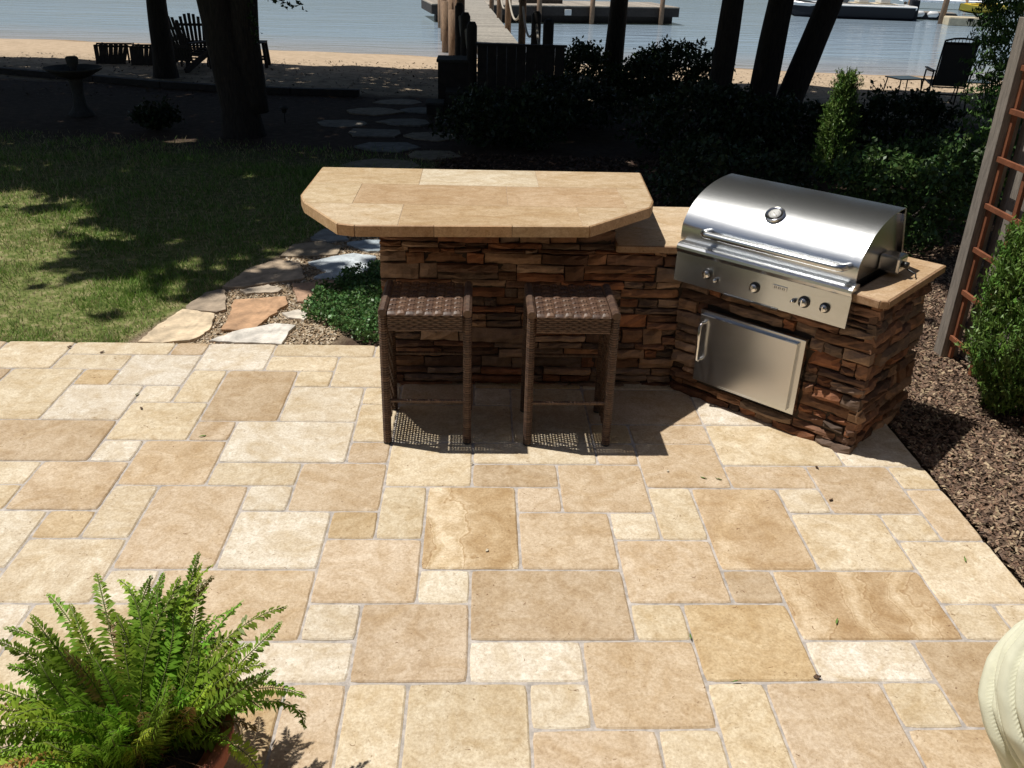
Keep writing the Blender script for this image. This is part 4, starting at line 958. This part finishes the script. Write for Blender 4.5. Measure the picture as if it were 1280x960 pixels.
# ------------------------------------------------------------------ dock
dk = thing('dock', 'weathered wooden dock running out over the lake with rope railings', 'dock', (0.58, 12.6, 0))
dd = Vector((-.045, 1.0, 0)).normalized(); dn_ = Vector((dd.y, -dd.x, 0)); ang = math.atan2(dd.y, dd.x) - PI / 2
DL = Vector((.58 + .045 * 4.9, 12.6, 0)); DL = Vector((.775, 12.75, 0))
def DP(a, w, z): v = DL + dd * a + dn_ * w; return (v.x - .58, v.y - 12.6, z)
q = MB(); k = 0; a = 0.0
while a < 21.0:
    g_ = rr.uniform(.8, 1.2); q.box(DP(a, 0, .385), (.90, .138, .03), rz3(ang), col=(.30 * g_, .275 * g_, .235 * g_)); a += .146
q.build('deck', M['deckwood'], dk)
for w in (-.40, .40):
    q = MB(); q.box(DP(10.5, w, .28), (.05, 21.0, .17), rz3(ang)); q.build('joist', M['pilewood'], dk)
tops = [(.5, .47), (1.3, .47), (3.0, .45), (4.9, .45), (7.2, .45), (10.5, .45), (14.5, .45)]
rail = []
for (a, w) in ((.1, .50), (1.9, .49), (4.6, .48), (8.6, .48), (12.0, .48), (16.0, .48)):
    q = MB(); x, y, z = DP(a, w, 0); zt = 1.22 if a < 3 else 1.32
    q.tube([(x, y, -.9), (x, y, zt - .06), (x, y, zt)], [.085 if a < 3 else .075] * 2 + [.05], 12); q.build('post', M['darkwood'] if a < 2.5 else M['pilewood'], dk); rail.append(Vector((x, y, zt - .15)))
def rope(pts, sag, name='rope'):
    q = MB()
    for i in range(len(pts) - 1):
        P_ = [pts[i].lerp(pts[i + 1], t / 14) - Vector((0, 0, sag * 4 * (t / 14) * (1 - t / 14))) for t in range(15)]; q.tube(P_, .022, 8)
    q.build(name, M['rope'], dk)
rope(rail, .42)
rl = []
for (x, y, zt) in ((.075, 12.8, 1.16), (-.04, 13.6, 1.24), (-.17, 15.0, 1.30), (-.20, 17.5, 1.3), (-.32, 20.5, 1.3), (-.45, 24, 1.3), (-.62, 28, 1.3)):
    q = MB(); q.tube([(x - .58, y - 12.6, -.9), (x - .58, y - 12.6, zt - .06), (x - .58, y - 12.6, zt)], [.08, .08, .05], 12); q.build('post', M['darkwood'] if y < 16 else M['pilewood'], dk); rl.append(Vector((x - .58, y - 12.6, zt - .15)))
rope(rl, .35)
for (x, y, zt, r) in ((-.52, 21.9, .75, .09), (-.72, 22.6, .9, .085), (-.62, 24.2, 1.0, .09), (-.88, 25.6, 1.0, .085), (-.85, 28.0, 1.0, .09), (-1.15, 30.0, 1.0, .09)):
    q = MB(); q.tube([(x - .58, y - 12.6, -1.2), (x - .58, y - 12.6, zt)], r, 12); q.build('piling', M['pilewood'], dk)
# cross platform at the end
q = MB(); a0 = math.atan2(35.1 - 32.6, 7.42 - 1.3)
ux_ = Vector((math.cos(.18), math.sin(.18), 0)); uy_ = Vector((-math.sin(.18), math.cos(.18), 0)); O_p = Vector((-1.55, 32.2, 0))
def PPt(a, b_, z): v = O_p + ux_ * a + uy_ * b_; return (v.x - .58, v.y - 12.6, z)
k = 0
while k < 64:
    g_ = rr.uniform(.8, 1.2); q.box(PPt(.07 + k * .146, 1.6, .27), (.138, 3.2, .04), rz3(.18), col=(.33 * g_, .29 * g_, .24 * g_)); k += 1
q.build('platform', M['deckwood'], dk)
q = MB(); q.box(PPt(4.68, .04, .10), (9.3, .08, .30), rz3(.18)); q.box(PPt(9.3, 1.6, .10), (.08, 3.1, .30), rz3(.18)); q.box(PPt(.04, 1.6, .10), (.08, 3.1, .30), rz3(.18)); q.box(PPt(4.68, .5, -.16), (9.0, .5, .3), rz3(.18)); q.build('fascia', M['darkwood'], dk)
for a_, zt in ((3.9, 1.6), (5.9, 1.5), (8.6, 1.6)):
    q = MB(); x, y, z = PPt(a_, -.10, 0); q.tube([(x, y, -1.5), (x, y, zt)], .09, 12); q.build('piling', M['pilewood'], dk)
q = MB(); q.box(PPt(5.0, -.03, .07), (.26, .05, .20), rz3(.18), bev=.02); q.build('ladder_bumper', M['whitepaint'], dk)
q = MB(); q.box(PPt(4.3, 1.4, .36), (1.6, .5, .14), rz3(.18), bev=.02); q.build('bench', M['darkwood'], dk)
sn = thing('timber_screen', 'black timber screen wall standing at the shore end of the dock', 'screen', (.84, 12.55, gz(.84, 12.55)))
q = MB()
for k in range(9): q.box((-.60 + k * .150, 0, .48), (.146, .05, .98), bev=.004)
q.build('boards', M['darkwood'], sn)
q = MB(); q.box((0, -.0, .985), (1.42, .09, .035), bev=.004); q.build('cap_rail', M['darkwood'], sn)
sp_ = thing('dock_steps', 'dark stone capped steps left of the black timber screen', 'steps', (-.12, 12.95, gz(-.1, 12.9)))
q = MB(); q.box((-.06, .1, .33), (.56, .6, .72), bev=.01); q.box((.02, -.45, .13), (.42, .5, .30), bev=.01); q.box((-.36, -.75, .03), (.25, .4, .24), bev=.01); q.build('riser_blocks', M['darkwood'], sp_)
for c_, d_ in (((-.06, .1, .71), (.60, .64, .04)), ((.02, -.45, .30), (.45, .53, .035)), ((-.36, -.75, .17), (.28, .43, .035))):
    q = MB(); q.box(c_, d_, bev=.006); q.build('tread', M['concrete'], sp_)
q = MB(); q.box((1.66, 12.35, .02), (.40, .40, .30), bev=.01); tag(q.build('stone_block', M['concrete']), 'low stone block just right of the black timber screen', 'block')

# ------------------------------------------------------------------ beach furniture
def slat(mb, a, b_, w, th, up=(0, 0, 1)):
    a, b_ = Vector(a), Vector(b_); t = (b_ - a); L_ = t.length; t.normalize(); u = Vector(up).cross(t).normalized(); n_ = t.cross(u)
    Rm = Matrix((t, u, n_)).transposed(); mb.box((a + b_) / 2, (L_, w, th), Rm, bev=.003)
def adirondack(loc, rz, label):
    t = thing('adirondack_chair', label, 'chair', loc, rz, 'adirondack chairs on the beach')
    for s in (-1, 1):
        q = MB(); slat(q, (s * .28, -.38, 0), (s * .28, -.38, .52), .03, .12, (0, 1, 0)); q.build('leg', M['darkwood'], t)
        q = MB(); slat(q, (s * .26, -.42, .34), (s * .26, .45, .03), .12, .03, (1, 0, 0)); q.build('leg', M['darkwood'], t)
        q = MB(); q.box((s * .33, -.05, .54), (.13, .78, .024), bev=.01); q.build('armrest', M['darkwood'], t)
    q = MB()
    for k in range(6): f = k / 5; q.box((0, -.40 + .50 * f, .37 - .17 * f), (.54, .085, .02), bev=.003)
    q.build('seat', M['darkwood'], t)
    q = MB()
    for k in range(7):
        x = (k - 3) * .077; top = 1.02 - .016 * (k - 3) ** 2; y0, z0 = .12, .18; y1 = y0 + (top - z0) * .36
        slat(q, (x * .85, y0, z0), (x * 1.12, y1, top), .060, .018, (0, 1, 0))
    q.build('backrest', M['darkwood'], t)
    q = MB(); q.box((0, .23, .46), (.56, .03, .06)); q.build('back_rail', M['darkwood'], t)
    q = MB(); q.box((0, .35, .80), (.50, .025, .05)); q.build('back_rail', M['darkwood'], t)
    return t
ch = adirondack((-5.75, 17.9, gz(-5.75, 17.9)), math.radians(190), 'taller slatted adirondack chair facing the lake, farther of the pair')
copy_tree(ch, (-5.62, 16.85, gz(-5.6, 16.85)), math.radians(160), 'nearer slatted adirondack chair against the right side of the straight trunk')
def small_table(loc, rz, label, name='side_table', w=.5, d=.5, h=.45, m_='darkmetal', top='glassdark', r=.011, group=None):
    t = thing(name, label, 'table', loc, rz, group)
    q = MB(); q.box((0, 0, h), (w, d, .022), bev=.006); q.build('tabletop', M[top], t)
    for x in (-1, 1):
        for y in (-1, 1):
            q = MB(); q.tube([(x * (w / 2 - .04), y * (d / 2 - .04), h - .01), (x * (w / 2 - .0), y * (d / 2 - .0), 0)], r, 8); q.build('leg', M[m_], t)
    q = MB(); q.tube([(-w / 2 + .03, -d / 2 + .03, h * .35), (w / 2 - .03, -d / 2 + .03, h * .35)], r * .7, 6); q.tube([(-w / 2 + .03, d / 2 - .03, h * .35), (w / 2 - .03, d / 2 - .03, h * .35)], r * .7, 6); q.build('stretcher', M[m_], t)
    return t
st1 = small_table((7.95, 14.75, gz(7.95, 14.75)), .25, 'small low metal side table at the left of the black sling chair', w=.52, d=.45, h=.42)
copy_tree(st1, (9.1, 14.45, gz(9.1, 14.4)), -.1, 'small metal side table partly hidden by the cedar at the right of the sling chair')
small_table((-4.55, 17.75, gz(-4.5, 17.7)), .1, 'dark wooden table on the sand right of the double trunk', 'beach_table', .62, .5, .48, 'darkwood', 'darkwood', .035)
sl = thing('sling_chair', 'black high-backed sling lounge chair facing the lake on the sand', 'chair', (8.45, 14.2, gz(8.45, 14.2)), math.radians(-12))
q = MB(); a0_, a1_ = Vector((0, -.22, .38)), Vector((0, -.42, 1.12))
def cloth(mb, c0, c1, w, sag, n_=8):
    vs = []; fs = []
    for i in range(n_ + 1):
        f = i / n_; c = c0.lerp(c1, f) + Vector((0, 1, .3)).normalized() * (-sag * math.sin(PI * f))
        for j in range(5): g = j / 4 - .5; vs.append((w * g, c.y - sag * .4 * (1 - 4 * g * g) * -1, c.z))
    for i in range(n_):
        for j in range(4): fs.append((i * 5 + j, i * 5 + j + 1, i * 5 + 6 + j, i * 5 + 5 + j))
    mb.add(vs, fs, smooth=True)
cloth(q, a0_, a1_, .52, .03); q.build('backrest', M['sling'], sl)
q = MB(); cloth(q, Vector((0, -.22, .38)), Vector((0, .36, .42)), .52, .04); q.build('seat', M['sling'], sl)
for s in (-1, 1):
    q = MB(); q.tube([(s * .27, .38, .42), (s * .27, -.22, .38), (s * .27, -.43, 1.14)], .015, 8); q.build('side_frame', M['darkmetal'], sl)
    q = MB(); q.tube([(s * .31, .36, 0), (s * .31, .30, .40), (s * .31, .26, .60), (s * .31, -.28, .62)], .014, 8); q.build('leg', M['darkmetal'], sl)
    q = MB(); q.tube([(s * .31, -.36, 0), (s * .31, -.24, .42), (s * .31, -.28, .62)], .014, 8); q.build('leg', M['darkmetal'], sl)
    q = MB(); q.box((s * .31, .0, .635), (.055, .60, .022), bev=.008); q.build('armrest', M['darkmetal'], sl)
q = MB(); q.tube([(-.27, -.43, 1.14), (-.14, -.44, 1.175), (0, -.44, 1.185), (.14, -.44, 1.175), (.27, -.43, 1.14)], .015, 8); q.tube([(-.27, -.415, 1.09), (.27, -.415, 1.09)], .010, 6)
for k in range(9): q.tube([(-.24 + .06 * k, -.42, 1.09), (-.22 + .055 * k, -.435, 1.17)], .006, 5)
q.build('top_rail', M['darkmetal'], sl)
q = MB(); q.tube([(-.31, -.29, .25), (.31, -.29, .25)], .012, 8); q.tube([(-.27, -.2, .36), (.27, -.2, .36)], .012, 8); q.build('cross_rail', M['darkmetal'], sl)
def beach_seat(loc, rz, label):
    t = thing('beach_lounger', label, 'lounger', loc, rz, 'low loungers on the sand')
    q = MB()
    for k in range(8): slat(q, (-.30, -.30 + .09 * k, .34 - .012 * k), (.30, -.30 + .09 * k, .34 - .012 * k), .075, .02)
    q.build('seat', M['darkwood'], t)
    q = MB()
    for k in range(7): slat(q, (-.30 + .1 * k, -.30, .36), (-.24 + .08 * k, -.55, .02), .085, .02, (0, 1, 0))
    q.build('backrest', M['darkwood'], t)
    for x in (-.31, .31):
        for y in (-.3, .34):
            q = MB(); q.tube([(x, y, .34), (x, y, 0)], .02, 8); q.build('leg', M['darkwood'], t)
    q = MB(); q.box((0, 0, .35), (.70, .05, .03)); q.build('frame', M['darkwood'], t); return t
b1 = beach_seat((-7.45, 18.0, gz(-7.45, 18)), .15, 'low dark beach lounger farthest left on the sand')
copy_tree(b1, (-6.68, 17.9, gz(-6.7, 17.9)), .1, 'low dark beach lounger next to the straight trunk')

# ------------------------------------------------------------------ boats and floats
def hull(mb, Lh, Wd, zb, zt, col=(1, 1, 1), bow=.45, th=0):
    sec = []; n_ = 16
    for i in range(n_ + 1):
        t_ = i / n_; x = -Lh / 2 + Lh * t_; w = Wd / 2 * (1 - max(0, (bow - t_) / bow) ** 2.2) ; rise = max(0, (bow - t_) / bow) ** 2 * (zt - zb) * .45
        sec.append([(x, 0, zb + rise), (x, w * .55, zb + .05 + rise), (x, w * .9, zb + (zt - zb) * .45 + rise * .5), (x, w, zt + rise * .6), (x, w * .86, zt + .04 + rise * .6)])
    vs = []; fs = []
    for s in sec: vs += s + [(a, -b_, c) for a, b_, c in s[::-1][:-1]]
    m_ = len(sec[0]) * 2 - 1
    for i in range(n_):
        for k in range(m_ - 1): fs.append((i * m_ + k, i * m_ + k + 1, (i + 1) * m_ + k + 1, (i + 1) * m_ + k))
    fs.append(tuple(range(n_ * m_, n_ * m_ + m_))); mb.add(vs, fs, col)
    return sec
bt = thing('motorboat', 'white and dark motorboat moored on the lake, bow pointing left', 'boat', (16.6, 40.6, -.32), math.radians(-8)); bt.scale = (.84, .84, .84)
q = MB(); hull(q, 6.3, 2.2, -.30, .62); q.build('hull', M['navy'], bt)
q = MB()
sec = hull(q, 6.45, 2.26, .40, .66); q.build('gunwale', M['whitepaint'], bt)
q = MB(); q.prism([(-2.4, -.45), (-1.2, -.9), (2.6, -.95), (2.6, .95), (-1.2, .9), (-2.4, .45)], .66, .74); q.build('foredeck', M['whitepaint'], bt)
q = MB(); q.prism([(-.6, -.8), (2.3, -.85), (2.3, .85), (-.6, .8)], .745, .76); q.build('cockpit_floor', M['beige'], bt)
q = MB(); q.add([(-.3, -.85, .76), (-.9, 0, .76), (-.3, .85, .76), (.05, -.75, 1.2), (-.4, 0, 1.25), (.05, .75, 1.2)], [(0, 1, 4, 3), (1, 2, 5, 4), (3, 4, 1, 0), (4, 5, 2, 1)]); q.build('windshield', M['glassdark'], bt)
q = MB(); q.box((3.35, 0, .45), (.45, .5, 1.1), bev=.08); q.build('outboard_motor', M['navy'], bt)
for x in (.6, 1.7):
    q = MB(); q.box((x, 0, .95), (.5, 1.2, .35), bev=.06); q.box((x + .25, 0, 1.2), (.12, 1.2, .4), bev=.04); q.build('seat', M['whitepaint'], bt)
fd = thing('floating_dock', 'grey floating dock with white fenders to the right of the motorboat', 'dock', (20.3, 41.2, -.32), math.radians(-14)); fd.scale = (.8, .8, .8)
q = MB(); q.box((0, 0, .18), (3.4, 1.5, .30), bev=.03); q.build('float', M['navy'], fd)
q = MB(); q.box((0, 0, .36), (3.3, 1.4, .05), bev=.01); q.build('deck', M['greywood'], fd)
for x in (-1.1, -.35, .4):
    q = MB(); q.tube([(x - .3, -.80, .30), (x - .2, -.80, .30), (x + .2, -.80, .30), (x + .3, -.80, .30)], [.05, .16, .16, .05], 12); q.build('fender', M['whitepaint'], fd)
pr = thing('pier', 'pale finger pier far out on the lake at the upper right', 'pier', (26.3, 49.5, -.32), math.radians(-13))
q = MB(); q.box((0, 0, .40), (6.5, 1.1, .12), bev=.01); q.build('deck', M['deckwood'], pr)
for x in (-2.9, 0, 2.9):
    for y in (-.5, .5):
        q = MB(); q.tube([(x, y, -1.0), (x, y, .55)], .08, 8); q.build('piling', M['pilewood'], pr)
q = MB(); q.tube([(0, 0, -1.2), (.25, 0, 3.2)], [.13, .11], 10); o = q.build('mooring_pile', M['pilewood']); o.location = (19.7, 38.2, -.32); tag(o, 'tall leaning wooden pile standing in the lake near the floating dock', 'pile')
rf_ = thing('swim_raft', 'small beige floating raft beside the leaning pile', 'raft', (20.5, 37.6, -.32), math.radians(-10)); rf_.scale = (.75, .75, .75)
q = MB(); q.box((0, 0, .2), (2.1, 1.2, .5), bev=.08); q.build('float', M['beige'], rf_)
q = MB(); q.box((.1, -.60, .32), (.3, .06, .16), bev=.02); q.build('grab_handle', M['darkmetal'], rf_)
kb = thing('kayak', 'bright yellow kayak partly hidden behind the cedar', 'kayak', (25.4, 46.0, -.15), math.radians(25))
q = MB(); hull(q, 3.0, .9, -.15, .22, bow=.5); q.build('hull', M['yellow'], kb)
q = MB(); q.prism([(-1.0, -.2), (1.3, -.32), (1.3, .32), (-1.0, .2)], .25, .34); q.build('top_deck', M['yellow'], kb)
q = MB(); q.lathe([(.2, .345), (.26, .345), (.26, .38), (.2, .38)], n=16); q.build('cockpit_rim', M['black'], kb)

hs = thing('unseen_house', 'unseen grey-sided building behind the patio, added to block sky light', 'unseen_house', (0, -4.2, 0))  # added out of view, dark sided, to cut the sky fill
q = MB()
for k in range(26): q.box((0, -.02 * 0, .12 + .22 * k), (20, .03 + .012 * (k % 2), .215))
q.build('siding', mat('siding', (.20, .19, .17), .8, n_scale=5, n_amt=.2), hs)
q = MB(); q.box((0, -3.2, 5.95), (21, 6.6, .25), bev=.02); q.build('roof', M['darkwood'], hs)
for x in (-5.5, -2, 2.2, 5.6):
    q = MB(); q.box((x, .05, 1.5), (1.5, .06, 1.7), bev=.01); f_r = q.build('window', M['whitepaint'], hs)
    q = MB(); q.box((x, .085, 1.5), (1.34, .012, 1.54)); q.build('pane', M['glassdark'], f_r)
# ------------------------------------------------------------------ a few dry leaves and petals on the patio
LV = [(.27,.93,'dry'),(1.30,1.50,'green'),(1.37,1.49,'green'),(1.14,1.56,'dry'),(1.41,.22,'brown'),(1.01,.42,'green'),(1.12,.20,'green'),(-1.63,2.32,'green'),(-1.15,1.86,'green'),(-2.02,2.86,'brown'),(-2.24,2.93,'brown'),(1.85,1.32,'brown'),(1.88,1.60,'brown'),(2.26,.88,'green'),(.20,1.62,'dry'),(-1.55,2.15,'brown'),(1.58,.50,'green')]
LC = {'dry': ((.55, .48, .36), 'pale dry petal'), 'green': ((.13, .22, .04), 'narrow green leaf'), 'brown': ((.10, .055, .03), 'curled brown leaf')}
WH = ['below the gap between the stools', 'right of the bar shadow', 'beside another green leaf right of the bar shadow', 'on the paving right of the stools', 'on the gold tile near the centre right', 'above the gold tile', 'on the lower edge of the gold tile', 'on the white tile near the lawn', 'on the small brown tile in the left half', 'near the lawn edge of the patio', 'at the far left near the lawn', 'in front of the grill cabinet', 'at the foot of the stone corner', 'at the mulch edge on the right', 'near the stools shadow', 'on the left part of the patio', 'on the swirled tile at right']
for i, (x, y, k) in enumerate(LV):
    c, nm = LC[k]; a = rr.uniform(0, 6.28); l = {'dry': .009, 'green': .018, 'brown': .014}[k]; w = {'dry': .006, 'green': .004, 'brown': .007}[k]
    vs = []
    for f, g in ((-1, 0), (-.5, .8), (0, 1), (.5, .7), (1, 0)):
        vs += [(f * l, -g * w, .006 + .006 * rr.random()), (f * l, g * w, .003 + .007 * rr.random())]
    vs += [(a_, b_, c_ - .0015) for a_, b_, c_ in vs]
    q = MB(); q.add(vs, [(2 * j, 2 * j + 2, 2 * j + 3, 2 * j + 1) for j in range(4)] + [(10 + 2 * j, 11 + 2 * j, 13 + 2 * j, 12 + 2 * j) for j in range(4)], c)
    o = q.build('fallen_leaf', M['chips']); o.location = (x, y, 0); o.rotation_euler = (0, 0, a); tag(o, nm + ' lying ' + WH[i], 'leaf', 'leaves fallen on the patio')

# ------------------------------------------------------------------ light, sky, camera
EL = math.radians(67.4); S = Vector((-.40, .115, 1)).normalized()
w = bpy.data.worlds.new('World'); sc.world = w; w.use_nodes = True; nt = w.node_tree; bg = nt.nodes['Background']
sky = nt.nodes.new('ShaderNodeTexSky'); sky.sky_type = 'NISHITA'; sky.sun_disc = False; sky.sun_elevation = EL
sky.sun_rotation = math.atan2(S.x, S.y); sky.air_density = 1.0; sky.dust_density = 1.2; sky.ozone_density = 1.0
nt.links.new(sky.outputs[0], bg.inputs['Color']); bg.inputs['Strength'].default_value = .05
sd = bpy.data.lights.new('sun', 'SUN'); sd.energy = 4.8; sd.angle = math.radians(.53); sd.color = (1, .955, .88)
so = bpy.data.objects.new('sun', sd); COL.objects.link(so); so.rotation_euler = (-S).to_track_quat('-Z', 'Y').to_euler(); so.location = (-4, 1, 10)
cd = bpy.data.cameras.new('camera'); cam = bpy.data.objects.new('camera', cd); COL.objects.link(cam); sc.camera = cam
cd.sensor_width = 36; cd.lens = 31.2826; cd.clip_start = .05; cd.clip_end = 2000
r_ = Vector((0.9992237283691097, -0.029616940927836864, 0.025976479249751414)); u_ = Vector((-0.010148215797996029, 0.4436202822298133, 0.8961573851229806)); f_ = Vector((0.03806513339334368, 0.8957253384851954, -0.4429753532820186))
Mx = Matrix((r_, u_, -f_)).transposed().to_4x4(); Mx.translation = Vector((0.22603809125018773, -2.0602702048095023, 2.2523686837807406)); cam.matrix_world = Mx
vs_ = sc.view_settings; vs_.view_transform = 'Standard'; vs_.look = 'None'; vs_.exposure = 0.0; vs_.gamma = 1.0; vs_.use_curve_mapping = False
sc.cycles.max_bounces = 8; sc.cycles.diffuse_bounces = 4; sc.cycles.use_denoising = True
